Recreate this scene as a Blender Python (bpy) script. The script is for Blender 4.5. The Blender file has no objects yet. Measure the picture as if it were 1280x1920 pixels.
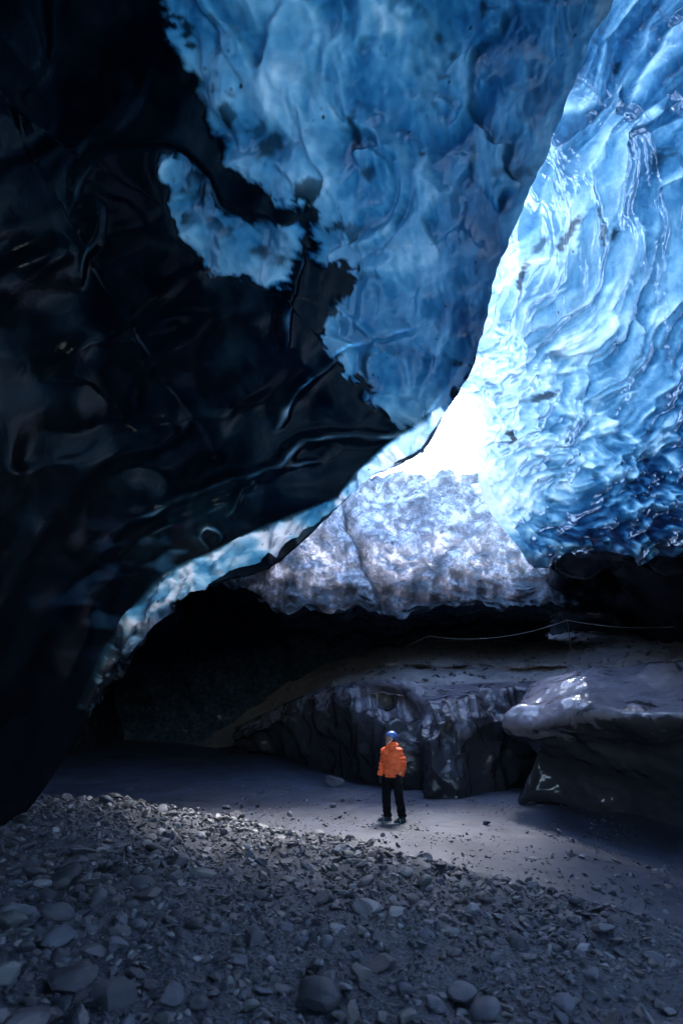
import bpy, bmesh, math, random
import numpy as np
from mathutils import Vector, Matrix

random.seed(7)
RNG = np.random.default_rng(11)
SC = bpy.context.scene
COL = SC.collection

# ------------------------------------------------------------------ camera, world, sun, exposure
F = 1000.0                                  # focal length in photograph pixels (1280 x 1920)
PITCH = math.atan(0.38)
CAM = np.array([0.0, 0.0, 2.0])
cd = bpy.data.cameras.new('camera')
cd.sensor_fit = 'VERTICAL'; cd.sensor_height = 36.0; cd.sensor_width = 24.0
cd.lens = 36.0 * F / 1920.0
cd.clip_start = 0.05; cd.clip_end = 3000
cam = bpy.data.objects.new('camera', cd); COL.objects.link(cam)
cam.location = CAM; cam.rotation_euler = (math.pi / 2 + PITCH, 0, 0)
SC.camera = cam
cd.dof.use_dof = True; cd.dof.focus_distance = 12.5; cd.dof.aperture_fstop = 1.4

SUN_EL, SUN_AZ = math.radians(57), math.radians(21)      # azimuth from +Y towards +X
world = bpy.data.worlds.new('World'); SC.world = world; world.use_nodes = True
wn = world.node_tree.nodes; wl = world.node_tree.links
sky = wn.new('ShaderNodeTexSky'); sky.sky_type = 'NISHITA'; sky.sun_disc = False
sky.sun_elevation = SUN_EL; sky.sun_rotation = SUN_AZ
sky.ozone_density = 3.0; sky.dust_density = 0.6
wl.new(sky.outputs[0], wn['Background'].inputs[0]); wn['Background'].inputs[1].default_value = 0.15
sd = bpy.data.lights.new('sun', 'SUN'); sd.energy = 0.5; sd.angle = math.radians(16); sd.color = (1, 0.98, 0.96)
sun = bpy.data.objects.new('sun', sd); COL.objects.link(sun)
sdir = Vector((math.cos(SUN_EL) * math.sin(SUN_AZ), math.cos(SUN_EL) * math.cos(SUN_AZ), math.sin(SUN_EL)))
sun.rotation_euler = sdir.to_track_quat('Z', 'Y').to_euler(); sun.location = (20, 30, 60)

SC.view_settings.view_transform = 'Standard'; SC.view_settings.look = 'None'
SC.view_settings.gamma = 1; SC.view_settings.use_curve_mapping = False
SC.view_settings.exposure = 4.2
SC.cycles.use_denoising = True
SC.cycles.max_bounces = 4; SC.cycles.diffuse_bounces = 3; SC.cycles.glossy_bounces = 2
SC.cycles.transmission_bounces = 3; SC.cycles.adaptive_threshold = 0.03; SC.cycles.caustics_reflective = False; SC.cycles.caustics_refractive = False
SC.cycles.sample_clamp_indirect = 0.6

# ------------------------------------------------------------------ projection helpers
CP, SP = math.cos(PITCH), math.sin(PITCH)
def unproj(px, py, t):
    px, py, t = np.broadcast_arrays(np.asarray(px, float), np.asarray(py, float), np.asarray(t, float))
    x = (px - 640) / F; y = (960 - py) / F
    return np.stack([x * t, (CP - y * SP) * t, CAM[2] + (SP + y * CP) * t], -1)
def proj(P):
    P = np.asarray(P, float); d = P - CAM
    t = d[..., 1] * CP + d[..., 2] * SP; u = -d[..., 1] * SP + d[..., 2] * CP
    return 640 + F * d[..., 0] / t, 960 - F * u / t, t
def zt(py, z):                               # depth at which the ray of row py reaches height z
    return (z - CAM[2]) / (SP + (960 - py) / F * CP)

# ------------------------------------------------------------------ noise (vectorised)
_perm = np.tile(np.random.default_rng(3).permutation(256), 3)
_grad = np.random.default_rng(4).normal(size=(256, 3)); _grad /= np.linalg.norm(_grad, axis=1)[:, None]
_jit = np.random.default_rng(5).random((256, 3))
_perm32 = np.tile(_perm[:256], 4).astype(np.int32); _g0, _g1, _g2 = [np.ascontiguousarray(_grad[:, k]).astype(np.float32) for k in range(3)]
def perlin(P, seed=0):
    P = np.asarray(P, float); x, y, z = [(P[..., k] + o).ravel() for k, o in enumerate((seed * 17.31, seed * 17.31, seed * 17.0))]
    ix, iy, iz = np.floor(x).astype(np.int32), np.floor(y).astype(np.int32), np.floor(z).astype(np.int32)
    fx, fy, fz = (x - ix).astype(np.float32), (y - iy).astype(np.float32), (z - iz).astype(np.float32); ix &= 255; iy &= 255; iz &= 255
    ease = lambda f: f * f * f * (f * (f * 6 - 15) + 10)
    ux, uy = ease(fx), ease(fy); flat = not fz.any(); uz = ease(fz)
    def corner(dx, hy, dz, gx_, gy_, gz_):
        h = _perm32[hy + (iz + dz)]; return _g0[h] * gx_ + _g1[h] * gy_ + (_g2[h] * gz_ if not flat else 0)
    def slab(dx):
        hx = _perm32[ix + dx]; r = []
        for dy in (0, 1):
            hy = _perm32[hx + iy + dy]; c0 = corner(dx, hy, 0, fx - dx, fy - dy, fz)
            r.append(c0 if flat else c0 + uz * (corner(dx, hy, 1, fx - dx, fy - dy, fz - 1) - c0))
        return r[0] + uy * (r[1] - r[0])
    a0 = slab(0); out = a0 + ux * (slab(1) - a0)
    return (out * 1.6).astype(float).reshape(P.shape[:-1])
def fbm(P, octv=4, seed=0, gain=0.5):
    P = np.asarray(P, float); s = 0; a = 1.0
    for k in range(octv):
        s = s + a * perlin(P * 2 ** k, seed + k * 3); a *= gain
    return s
def voronoi(P, seed=0, cell=False, flat=False):
    P = np.asarray(P, float) + seed * 9.7
    i = np.floor(P).astype(int); f = P - i
    f1 = np.full(P.shape[:-1], 9.0); f2 = f1.copy(); cid = np.zeros(P.shape[:-1]); ox = cid; oy = cid
    for dx in (-1, 0, 1):
        for dy in (-1, 0, 1):
            for dz in ((0,) if flat else (-1, 0, 1)):
                h = _perm[_perm[_perm[(i[..., 0] + dx) & 255] + ((i[..., 1] + dy) & 255)] + ((i[..., 2] + dz) & 255)]
                j = _jit[h]
                d = (j[..., 0] + dx - f[..., 0]) ** 2 + (j[..., 1] + dy - f[..., 1]) ** 2 + (j[..., 2] + dz - f[..., 2]) ** 2
                m_ = d < f1; cid = np.where(m_, h, cid)
                if cell: ox = np.where(m_, f[..., 0] - dx - j[..., 0], ox); oy = np.where(m_, f[..., 1] - dy - j[..., 1], oy)
                n1 = np.minimum(f1, d); f2 = np.minimum(f2, np.maximum(f1, d)); f1 = n1
    r_ = cid / 255.0
    if cell == 'tilt': q_ = 2 * math.pi * ((cid * 0.618) % 1); return np.sqrt(f1), np.sqrt(f2), r_, ox * np.cos(q_) + oy * np.sin(q_)
    if cell: return np.sqrt(f1), np.sqrt(f2), r_
    return np.sqrt(f1), np.sqrt(f2)
def sstep(a, b, x):
    x = np.clip((x - a) / (b - a), 0, 1); return x * x * (3 - 2 * x)

# ------------------------------------------------------------------ curves, fields, masks
def crom(pts, n):
    """Catmull-Rom through pts (k x d), n samples, uniform in index."""
    p = np.asarray(pts, float); k = len(p)
    if k == 2:
        s = np.linspace(0, 1, n)[:, None]; return p[0] * (1 - s) + p[1] * s
    q = np.vstack([2 * p[0] - p[1], p, 2 * p[-1] - p[-2]])
    s = np.linspace(0, k - 1, n); i = np.minimum(s.astype(int), k - 2); f = (s - i)[:, None]
    a, b, c, d = q[i], q[i + 1], q[i + 2], q[i + 3]
    return 0.5 * (2 * b + (c - a) * f + (2 * a - 5 * b + 4 * c - d) * f ** 2 + (3 * b - a - 3 * c + d) * f ** 3)
def crom_len(pts, n):
    """the same, resampled to even spacing."""
    c = crom(pts, max(n * 3, 200)); s = np.r_[0, np.cumsum(np.linalg.norm(np.diff(c[:, :2], axis=0), axis=1))]
    q = np.linspace(0, s[-1], n); return np.stack([np.interp(q, s, c[:, j]) for j in range(c.shape[1])], 1)
def field(ctrl):
    """thin-plate spline over picture positions; ctrl = (x, y, value)."""
    c = np.asarray(ctrl, float); X = c[:, :2] / 1000.0; v = c[:, 2]; n = len(c)
    def U(r2): return np.where(r2 > 1e-12, r2 * np.log(r2 + 1e-12), 0)
    K = U(((X[:, None] - X[None]) ** 2).sum(-1)) + np.eye(n) * 2e-3
    Pm = np.c_[np.ones(n), X]
    A = np.zeros((n + 3, n + 3)); A[:n, :n] = K; A[:n, n:] = Pm; A[n:, :n] = Pm.T
    w = np.linalg.solve(A, np.r_[v, np.zeros(3)])
    def f(px, py):
        px, py = np.broadcast_arrays(np.asarray(px, float), np.asarray(py, float))
        Q = np.stack([px.ravel(), py.ravel()], 1) / 1000.0
        o = np.empty(len(Q))
        for a in range(0, len(Q), 40000):
            q = Q[a:a + 40000]
            o[a:a + 40000] = U(((q[:, None] - X[None]) ** 2).sum(-1)) @ w[:n] + w[n] + q @ w[n + 1:]
        return o.reshape(px.shape)
    return f
def seg_dist(px, py, pts, side=False):
    """distance to a polyline and the fraction along it."""
    d = np.full(px.shape, 1e9); fr = np.zeros(px.shape); sg = np.zeros(px.shape); p = np.asarray(pts, float); L = len(p) - 1
    for k in range(L):
        a, b = p[k], p[k + 1]; ab = b - a
        s = np.clip(((px - a[0]) * ab[0] + (py - a[1]) * ab[1]) / (ab @ ab), 0, 1)
        q = np.hypot(px - a[0] - s * ab[0], py - a[1] - s * ab[1])
        m = q < d; d = np.where(m, q, d); fr = np.where(m, (k + s) / L, fr)
        if side: sg = np.where(m, np.sign(ab[0] * (py - a[1]) - ab[1] * (px - a[0])), sg)
    if side: return d, fr, sg
    return d, fr
def inside(px, py, poly):
    """signed distance to a polygon, positive inside."""
    p = list(poly) + [poly[0]]; d, _ = seg_dist(px, py, p); ins = np.zeros(px.shape, bool)
    for (x0, y0), (x1, y1) in zip(p[:-1], p[1:]):
        c = ((y0 > py) != (y1 > py)) & (px < (x1 - x0) * (py - y0) / ((y1 - y0) if y1 != y0 else 1e-9) + x0)
        ins ^= c
    return np.where(ins, d, -d)

# ------------------------------------------------------------------ mesh helpers
def mesh_obj(name, V, Fc, mat, parent=None, smooth=True, attrs=None):
    me = bpy.data.meshes.new(name)
    V = np.asarray(V, np.float32); Fc = np.asarray(Fc, np.int32)
    me.vertices.add(len(V)); me.vertices.foreach_set('co', V.ravel())
    k = Fc.shape[1]; me.loops.add(Fc.size); me.polygons.add(len(Fc))
    me.loops.foreach_set('vertex_index', Fc.ravel())
    me.polygons.foreach_set('loop_start', np.arange(0, Fc.size, k, dtype=np.int32))
    me.polygons.foreach_set('loop_total', np.full(len(Fc), k, np.int32))
    me.polygons.foreach_set('use_smooth', np.full(len(Fc), smooth))
    me.update(calc_edges=True); me.validate()
    for an, av in (attrs or {}).items():
        a = me.attributes.new(an, 'FLOAT', 'POINT'); a.data.foreach_set('value', np.asarray(av, np.float32).ravel())
    if mat: me.materials.append(mat)
    o = bpy.data.objects.new(name, me); COL.objects.link(o)
    if parent: o.parent = parent
    return o
def grid_faces(nu, nv):
    i = np.arange((nu - 1) * nv).reshape(nu - 1, nv)[:, :-1]
    return np.stack([i, i + 1, i + nv + 1, i + nv], -1).reshape(-1, 4)
def grid_normals(P, toward=None):
    du = np.gradient(P, axis=0); dv = np.gradient(P, axis=1)
    n = np.cross(du, dv); n /= np.linalg.norm(n, axis=-1)[..., None] + 1e-12
    if toward is not None:
        if np.mean(((np.asarray(toward) - P) * n).sum(-1)) < 0: n = -n
    return n
def soft(A, n=1):
    """3 x 3 binomial smoothing of a grid of values"""
    for _ in range(n):
        B = np.concatenate([A[:1], A, A[-1:]], 0); A = 0.25 * B[:-2] + 0.5 * B[1:-1] + 0.25 * B[2:]
        B = np.concatenate([A[:, :1], A, A[:, -1:]], 1); A = 0.25 * B[:, :-2] + 0.5 * B[:, 1:-1] + 0.25 * B[:, 2:]
    return A
def loft(rows, nu, nv):
    """rows: list of polylines of 3D points; nu across rows, nv along."""
    R = np.stack([crom(r, nv) for r in rows], 0)             # rows x nv x 3
    return np.stack([crom(R[:, j], nu) for j in range(nv)], 1)
def tag(o, label=None, cat=None, group=None, kind=None):
    if cat and not kind: kind = 'thing'
    if label: o['label'] = label
    if cat: o['category'] = cat
    if group: o['group'] = group
    if kind: o['kind'] = kind
    return o
def empty(name, loc=(0, 0, 0), rz=0):
    o = bpy.data.objects.new(name, None); COL.objects.link(o); o.location = loc; o.rotation_euler = (0, 0, rz); o.empty_display_size = 0.2
    return o

# ------------------------------------------------------------------ materials
class NT:
    def __init__(s, name):
        s.m = bpy.data.materials.new(name); s.m.use_nodes = True; s.t = s.m.node_tree; s.t.nodes.clear()
        s.out = s.t.nodes.new('ShaderNodeOutputMaterial')
    def n(s, typ, **kw):
        nd = s.t.nodes.new('ShaderNode' + typ)
        for k, v in kw.items():
            if k == 'ins':
                for kk, vv in v.items(): s.set(nd, kk, vv)
            else: setattr(nd, k, v)
        return nd
    def set(s, nd, key, v):
        sock = nd.inputs[key]
        if isinstance(v, bpy.types.NodeSocket): s.t.links.new(v, sock)
        elif isinstance(v, bpy.types.Node): s.t.links.new(v.outputs[0], sock)
        else: sock.default_value = v
    def math(s, op, a, b=0.0, c=None, clamp=False):
        nd = s.n('Math', operation=op, use_clamp=clamp); s.set(nd, 0, a); s.set(nd, 1, b)
        if c is not None: s.set(nd, 2, c)
        return nd.outputs[0]
    def rng(s, v, a, b, c, d, smooth=False):
        nd = s.n('MapRange', interpolation_type='SMOOTHSTEP' if smooth else 'LINEAR')
        for k, q in zip((0, 1, 2, 3, 4), (v, a, b, c, d)): s.set(nd, k, q)
        return nd.outputs[0]
    def noise(s, vec, scale, detail=4, rough=0.5, dist=0.0, typ='FBM'):
        nd = s.n('TexNoise'); nd.noise_type = typ
        s.set(nd, 'Vector', vec); s.set(nd, 'Scale', scale); s.set(nd, 'Detail', detail); s.set(nd, 'Roughness', rough); s.set(nd, 'Distortion', dist)
        return nd.outputs[0]
    def vor(s, vec, scale, feature='F1', rnd=1.0):
        nd = s.n('TexVoronoi', feature=feature); s.set(nd, 'Vector', vec); s.set(nd, 'Scale', scale); s.set(nd, 'Randomness', rnd)
        return nd.outputs['Distance']
    def mapping(s, vec, scale=(1, 1, 1), rot=(0, 0, 0)):
        nd = s.n('Mapping'); s.set(nd, 'Vector', vec); s.set(nd, 'Scale', scale); s.set(nd, 'Rotation', rot); return nd.outputs[0]
    def obj(s): return s.n('TexCoord').outputs['Object']
    def attr(s, name): return s.n('Attribute', attribute_name=name).outputs['Fac']
    def mixc(s, f, a, b):
        nd = s.n('Mix', data_type='RGBA'); s.set(nd, 0, f); s.set(nd, 6, a); s.set(nd, 7, b); return nd.outputs[2]
    def bump(s, h, strength=0.5, dist=0.1, normal=None):
        nd = s.n('Bump'); s.set(nd, 'Height', h); s.set(nd, 'Strength', strength); s.set(nd, 'Distance', dist)
        if normal is not None: s.set(nd, 'Normal', normal)
        return nd.outputs[0]
    def vmul(s, a, b):
        nd = s.n('VectorMath', operation='MULTIPLY'); s.set(nd, 0, a); s.set(nd, 1, b); return nd.outputs[0]
    def vscale(s, a, f):
        nd = s.n('VectorMath', operation='SCALE'); s.set(nd, 0, a); s.set(nd, 'Scale', f); return nd.outputs[0]
    def vadd(s, a, b):
        nd = s.n('VectorMath', operation='ADD'); s.set(nd, 0, a); s.set(nd, 1, b); return nd.outputs[0]
    def done(s, sh): s.t.links.new(sh, s.out.inputs[0]); return s.m

ABSORB = (1.9, 0.92, 0.6)         # how fast a metre-equivalent of glacier ice swallows red, green, blue
def beer(t, th, gain, absorb=ABSORB):
    c = t.n('CombineColor')
    for k, a in enumerate(absorb):
        t.set(c, k, t.math('MULTIPLY', t.math('POWER', math.exp(-a), th), gain))      # Beer's law
    return c.outputs[0]

def ice_material(name, gain, rough=0.13, bump=0.3, body=(0.05, 0.07, 0.09), spec=1.0, fine_scale=9.0, absorb=ABSORB):
    """translucent glacier ice: light from outside filtered by a brightness-painting thickness 'th', black ash by 'dirt'."""
    t = NT(name); co = t.obj()
    th = t.attr('th'); dirt = t.attr('dirt')
    nz = t.noise(co, fine_scale, 2, 0.6, 0.8)
    the = t.math('MULTIPLY', th, t.rng(nz, 0.25, 0.75, 0.8, 1.2))
    col = t.vscale(beer(t, the, gain, absorb), t.math('ADD', 1.0, t.attr('thin')))
    sp = t.vor(t.mapping(co, (1, 1, 0.6)), 3.6)               # ash specks frozen in
    speck = t.math('MULTIPLY', t.rng(sp, 0.05, 0.14, 1.0, 0.0), t.attr('specks'))
    dsum = t.math('MAXIMUM', dirt, speck, clamp=True)
    keep = t.math('SUBTRACT', 1.0, dsum)
    tcol = t.vscale(col, keep)
    fine = t.bump(nz, bump, 0.04)
    tr = t.n('BsdfTranslucent', ins={'Color': tcol})
    bc = t.mixc(keep, (0.004, 0.005, 0.007, 1), (*body, 1))
    df = t.n('BsdfDiffuse', ins={'Color': bc})
    add = t.n('AddShader'); t.set(add, 0, tr.outputs[0]); t.set(add, 1, df.outputs[0])
    sp_ = t.rng(keep, 0, 1, spec * 0.15, spec)
    gl = t.n('BsdfGlossy', ins={'Color': t.n('CombineColor', ins={0: sp_, 1: sp_, 2: sp_}).outputs[0], 'Roughness': t.rng(keep, 0, 1, rough * 1.1, rough), 'Normal': fine})
    fr = t.n('Fresnel', ins={'IOR': 1.31, 'Normal': fine})
    mx = t.n('MixShader'); t.set(mx, 0, t.math('MINIMUM', fr.outputs[0], 0.11)); t.set(mx, 1, add.outputs[0]); t.set(mx, 2, gl.outputs[0])
    return t.done(mx.outputs[0])

def dark_ice_material(name, base=(0.012, 0.016, 0.02), rough=0.1, nscale=1.2, bump=0.5):
    t = NT(name); co = t.obj()
    n1 = t.noise(co, nscale * 3, 3, 0.55, 0.5)
    nrm = t.bump(n1, bump, 0.08)
    col = t.mixc(t.rng(n1, 0.4, 0.7, 0, 1), (*base, 1), tuple(c * 2.2 for c in base) + (1,))
    p = t.n('BsdfPrincipled', ins={'Base Color': col, 'Roughness': rough, 'IOR': 1.31, 'Normal': nrm})
    return t.done(p.outputs[0])

M_CEIL = ice_material('ceiling_ice', 0.085, rough=0.12, bump=0.1, body=(0.03, 0.04, 0.05), spec=0.8, fine_scale=6.0)
M_WALL = ice_material('wall_ice', 0.25, rough=0.1, body=(0.035, 0.05, 0.065), fine_scale=9.0, absorb=(1.45, 0.9, 0.65))
M_DARK = dark_ice_material('dark_ice')
M_UNDER = dark_ice_material('blue_black_ice', (0.016, 0.027, 0.04), 0.12, 1.6, 0.7)

def ice_block_material():
    t = NT('bubbly_ice'); co = t.obj(); th = t.attr('th')
    n1 = t.noise(co, 2.2, 3, 0.62, 1.2); n2 = t.noise(co, 7.5, 3, 0.65, 2.0); ba = t.attr('bubbles')
    cr = t.rng(t.math('ABSOLUTE', t.math('SUBTRACT', n2, 0.5)), 0.0, 0.035, 1, 0)
    bub = t.math('MULTIPLY', t.rng(n1, 0.35, 0.7, 0.08, 1.0), t.math('ADD', 0.35, t.math('MULTIPLY', t.rng(n2, 0.4, 0.65, 0, 1), 0.65)))
    bub = t.math('MULTIPLY', t.math('ADD', 0.25, t.rng(bub, 0.15, 0.7, 0, 0.9)), t.math('MULTIPLY', ba, 1.35))
    bub = t.math('MAXIMUM', bub, t.math('MULTIPLY', cr, 0.4), clamp=True)
    bub = t.math('MULTIPLY', bub, t.math('SUBTRACT', 1.0, t.math('MULTIPLY', t.attr('clear'), 0.93)))
    dcol = t.mixc(bub, (0.03, 0.045, 0.06, 1), (0.66, 0.65, 0.69, 1))
    tcol = t.vscale(beer(t, th, 0.95, (0.98, 0.95, 0.74)), t.math('MULTIPLY', t.math('ADD', 0.12, t.math('MULTIPLY', bub, 0.95)), t.math('SUBTRACT', 1.0, t.math('MULTIPLY', t.attr('clear'), 0.92))))
    nrm = t.bump(n2, 0.6, 0.08)
    df = t.n('BsdfDiffuse', ins={'Color': dcol, 'Normal': nrm}); tr = t.n('BsdfTranslucent', ins={'Color': tcol, 'Normal': nrm})
    add = t.n('AddShader'); t.set(add, 0, df.outputs[0]); t.set(add, 1, tr.outputs[0])
    gl = t.n('BsdfGlossy', ins={'Roughness': 0.12, 'Normal': nrm}); fr = t.n('Fresnel', ins={'IOR': 1.31, 'Normal': nrm})
    mx = t.n('MixShader'); t.set(mx, 0, fr.outputs[0]); t.set(mx, 1, add.outputs[0]); t.set(mx, 2, gl.outputs[0])
    return t.done(mx.outputs[0])
M_BLOCK = ice_block_material()

def ground_material(name, sand, grit, scale=1.0):
    t = NT(name); co = t.obj(); hp = t.attr('heap')
    n1 = t.noise(co, 1.1 * scale, 3, 0.6); n2 = t.noise(co, 26 * scale, 3, 0.7); v = t.vor(co, 34 * scale)
    sc_ = t.mixc(t.rng(n1, 0.3, 0.7, 0, 1), tuple(c * 0.6 for c in sand) + (1,), tuple(c * 1.3 for c in sand) + (1,))
    sc_ = t.mixc(t.rng(n2, 0.52, 0.72, 0, 0.75), sc_, tuple(c * 0.3 for c in sand) + (1,))
    gc = t.mixc(t.rng(t.math('ADD', t.math('MULTIPLY', n2, 0.6), t.math('MULTIPLY', v, 0.5)), 0.3, 0.8, 0, 1), tuple(c * 0.35 for c in grit) + (1,), tuple(c * 1.5 for c in grit) + (1,))
    col = t.mixc(hp, sc_, gc)
    hgt = t.math('ADD', t.math('MULTIPLY', n2, 0.5), t.math('MULTIPLY', v, hp))
    nrm = t.bump(hgt, t.math('ADD', 0.3, t.math('MULTIPLY', hp, 0.15)), 0.025)
    p = t.n('BsdfPrincipled', ins={'Base Color': col, 'Roughness': t.rng(hp, 0, 1, 0.62, 0.75), 'Normal': nrm})
    return t.done(p.outputs[0])
M_GROUND = ground_material('wet_sand_and_gravel', (0.023, 0.030, 0.056), (0.023, 0.028, 0.044))
M_BANK = ground_material('gritty_bank', (0.12, 0.112, 0.118), (0.12, 0.108, 0.11))

def stone_material():
    t = NT('basalt_stone'); co = t.obj(); oi = t.n('SeparateColor', ins={0: t.n('ObjectInfo').outputs['Color']}).outputs[0]; at = t.attr('tone')
    r = t.math('MULTIPLY', oi, at)
    ramp = t.n('ValToRGB'); e = ramp.color_ramp.elements
    cols = [(0, (0.014, 0.017, 0.028)), (0.3, (0.035, 0.040, 0.062)), (0.55, (0.066, 0.075, 0.108)), (0.72, (0.078, 0.066, 0.072)), (0.86, (0.06, 0.074, 0.08)), (1, (0.19, 0.195, 0.23))]
    e[0].position, e[0].color = cols[0][0], (*cols[0][1], 1); e[1].position, e[1].color = cols[-1][0], (*cols[-1][1], 1)
    for p_, c_ in cols[1:-1]:
        q = e.new(p_); q.color = (*c_, 1)
    t.set(ramp, 0, r)
    n1 = t.noise(co, 9, 3, 0.6); n2 = t.noise(co, 60, 2, 0.6)
    col = t.mixc(t.rng(n1, 0.3, 0.75, 0, 0.55), ramp.outputs[0], (0.03, 0.029, 0.036, 1))
    nrm = t.bump(t.math('ADD', n1, t.math('MULTIPLY', n2, 0.4)), 0.35, 0.02)
    p = t.n('BsdfPrincipled', ins={'Base Color': col, 'Roughness': t.rng(n2, 0.3, 0.7, 0.42, 0.7), 'Normal': nrm})
    return t.done(p.outputs[0])
M_STONE = stone_material()
def plain(name, col, rough=0.6, metal=0.0, nscale=30, bump=0.2, var=0.25, spec=0.5):
    t = NT(name); co = t.obj(); n = t.noise(co, nscale, 4, 0.6)
    c = t.mixc(t.rng(n, 0.3, 0.7, 0, 1), tuple(v * (1 - var) for v in col) + (1,), tuple(min(1, v * (1 + var)) for v in col) + (1,))
    p = t.n('BsdfPrincipled', ins={'Base Color': c, 'Roughness': rough, 'Metallic': metal, 'Specular IOR Level': spec, 'Normal': t.bump(n, bump, 0.01)})
    return t.done(p.outputs[0])

M_ADDED_BANK = plain('dark_added_bank', (0.05, 0.052, 0.06), 0.9, nscale=4)

# ------------------------------------------------------------------ the ground
def crest_y(X): return np.interp(X, [-12, -5.5, -2.3, 0.44, 1.9, 3.2, 5, 9], [9.5, 10.5, 10.7, 8.5, 7.3, 5.6, 4.2, 3.0])
def ground_z(X, Y):
    X = np.asarray(X, float); Y = np.asarray(Y, float)
    h = 0.30 + 0.085 * np.clip(-X - 0.3, 0, 8) + 0.012 * np.clip(6 - Y, 0, 8)
    s = Y - crest_y(X) + 0.35 * perlin(np.stack([X * .8, Y * .8, X * 0], -1), 2)
    heap = 1 - sstep(-0.5, 1.3, s)
    z = heap * h * (1 - 0.45 * sstep(2.0, 5.0, X))
    P = np.stack([X, Y, X * 0], -1)
    z = z + heap * (0.10 * fbm(P * 0.55, 3, 5) + 0.045 * fbm(P * 1.9, 3, 8)) + (1 - heap) * (0.05 * fbm(P * 0.35, 3, 9) + 0.016 * fbm(P * 2.4, 4, 10))
    z = z + 0.055 * np.clip(Y - 15, 0, 20) * (1 - sstep(-3, 1, X)) + 0.05 * np.clip(-X - 5, 0, 10) * sstep(9, 13, Y)
    z = z - 0.30 * sstep(3.2, 5.5, X) * sstep(6, 8, Y) * (1 - sstep(11, 14, Y))
    return z, heap
def axis(lo, hi, step, far):
    a = np.arange(lo, hi + step, step); k = np.array([1, 3, 8, 20, 60, 200.]) * far / 200
    return np.r_[lo - k[::-1], a, hi + k]
gx = axis(-9, 9, 0.06, 600); gy = axis(-4, 26, 0.075, 600)
GX, GY = np.meshgrid(gx, gy, indexing='ij'); GZ, GH = ground_z(GX, GY)
GH = np.clip(GH + 0.75 * sstep(-0.1, 0.45, fbm(np.stack([GX * 0.8, GY * 0.5, GX * 0], -1), 4, 21)), 0, 1)
ground = mesh_obj('ground', np.stack([GX, GY, GZ], -1).reshape(-1, 3), grid_faces(*GX.shape), M_GROUND, attrs={'heap': GH})
tag(ground, kind='structure')

# ------------------------------------------------------------------ the ice ceiling with its dark left mass
EDGE = [(-200, 1750, 4.5), (-20, 1600, 6.2), (90, 1470, 9.0), (165, 1345, 9.8), (250, 1228, 10.3), (330, 1122, 10.8), (415, 1094, 11.3), (520, 1055, 12.0),
        (640, 945, 13.0), (705, 888, 14.0), (790, 848, 14.8), (836, 772, 15.0), (886, 690, 14.6), (912, 580, 13.6), (948, 470, 12.2), (1010, 320, 10.2),
        (1080, 140, 8.4), (1140, 0, 7.4), (1240, -250, 6.0)]
FAR = [(-600, 1900), (-600, 1600), (-550, 1400), (-520, 1250), (-500, 1100), (-500, 950), (-500, 800), (-500, 600), (-500, 400), (-500, 250), (-480, 50),
       (-450, -150), (-400, -350), (-250, -500), (-100, -550), (150, -600), (400, -600), (700, -600), (1000, -600)]
CDEPTH = [(x, y, t) for x, y, t in EDGE]
CDEPTH += [(x, y, zt(y, z)) for x, y, z in [(640, 0, 10.8), (640, 300, 10.4), (700, 500, 10.6), (760, 700, 10.4), (900, 200, 10.9), (450, 100, 10), (450, 300, 9.3), (560, 450, 9.4),
           (560, 600, 8.8), (600, 750, 8.7), (450, 800, 7.3), (300, 600, 7.2), (200, 350, 7.7), (100, 100, 8.3), (0, 600, 5.9), (-300, 500, 4.8), (-500, 0, 6), (0, -400, 9), (500, -500, 10.8), (1000, -500, 11)]]
CDEPTH += [(300, 900, 9.3), (150, 800, 7.2), (150, 1050, 7.9), (0, 1000, 6.3), (0, 1300, 6.6), (-20, 1450, 6.3), (-300, 1000, 4.6), (-400, 1500, 4.2), (-500, 1800, 3.6), (450, 1000, 10.6), (250, 1080, 9.2), (80, 1250, 7.9)]
fdep = field([(x, y, math.log(t)) for x, y, t in CDEPTH])
NU, NV = 760, 340
ed = crom(EDGE, NU); fa = crom(FAR, NU)
es = np.stack([np.linspace(0, 46, NU), np.zeros(NU), np.zeros(NU)], -1); ed[:, 0] += 7 * fbm(es * 0.8, 3, 206) * sstep(0.62, 0.72, np.linspace(0, 1, NU))
w = np.linspace(0, 1, NV) ** 1.25
CX = ed[:, None, 0] * (1 - w) + fa[:, None, 0] * w; CY = ed[:, None, 1] * (1 - w) + fa[:, None, 1] * w
CT = np.exp(fdep(CX, CY))
# the rim: towards the edge the face folds back over a band of clear ice
RIM_IN = [(140, 1325), (188, 1232), (232, 1160), (290, 1092), (340, 1058), (392, 1038), (500, 985), (560, 962), (634, 932), (662, 892), (735, 822), (822, 762)]
d_edge, f_edge = seg_dist(CX, CY, [(x, y) for x, y, _ in EDGE])
d_rim, f_rim = seg_dist(CX, CY, RIM_IN)
poly_band = RIM_IN + [(836, 772), (790, 848), (705, 888), (640, 945), (520, 1055), (415, 1094), (330, 1122), (250, 1228), (165, 1345)]
band_in = inside(CX, CY, poly_band)
band = sstep(-3, 3, band_in)
CT = CT + 0.75 * sstep(0, 60, d_rim) * band
P = unproj(CX, CY, CT)
N = grid_normals(P, (0, 4, 2))
Qp = np.stack([CX, CY, CX * 0], -1)
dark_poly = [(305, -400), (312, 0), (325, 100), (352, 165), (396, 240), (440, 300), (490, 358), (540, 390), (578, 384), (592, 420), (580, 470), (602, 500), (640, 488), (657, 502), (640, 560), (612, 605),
             (600, 640), (640, 690), (690, 725), (715, 770), (742, 806), (838, 768), (960, 560), (1500, 0), (1500, -700)]
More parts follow.
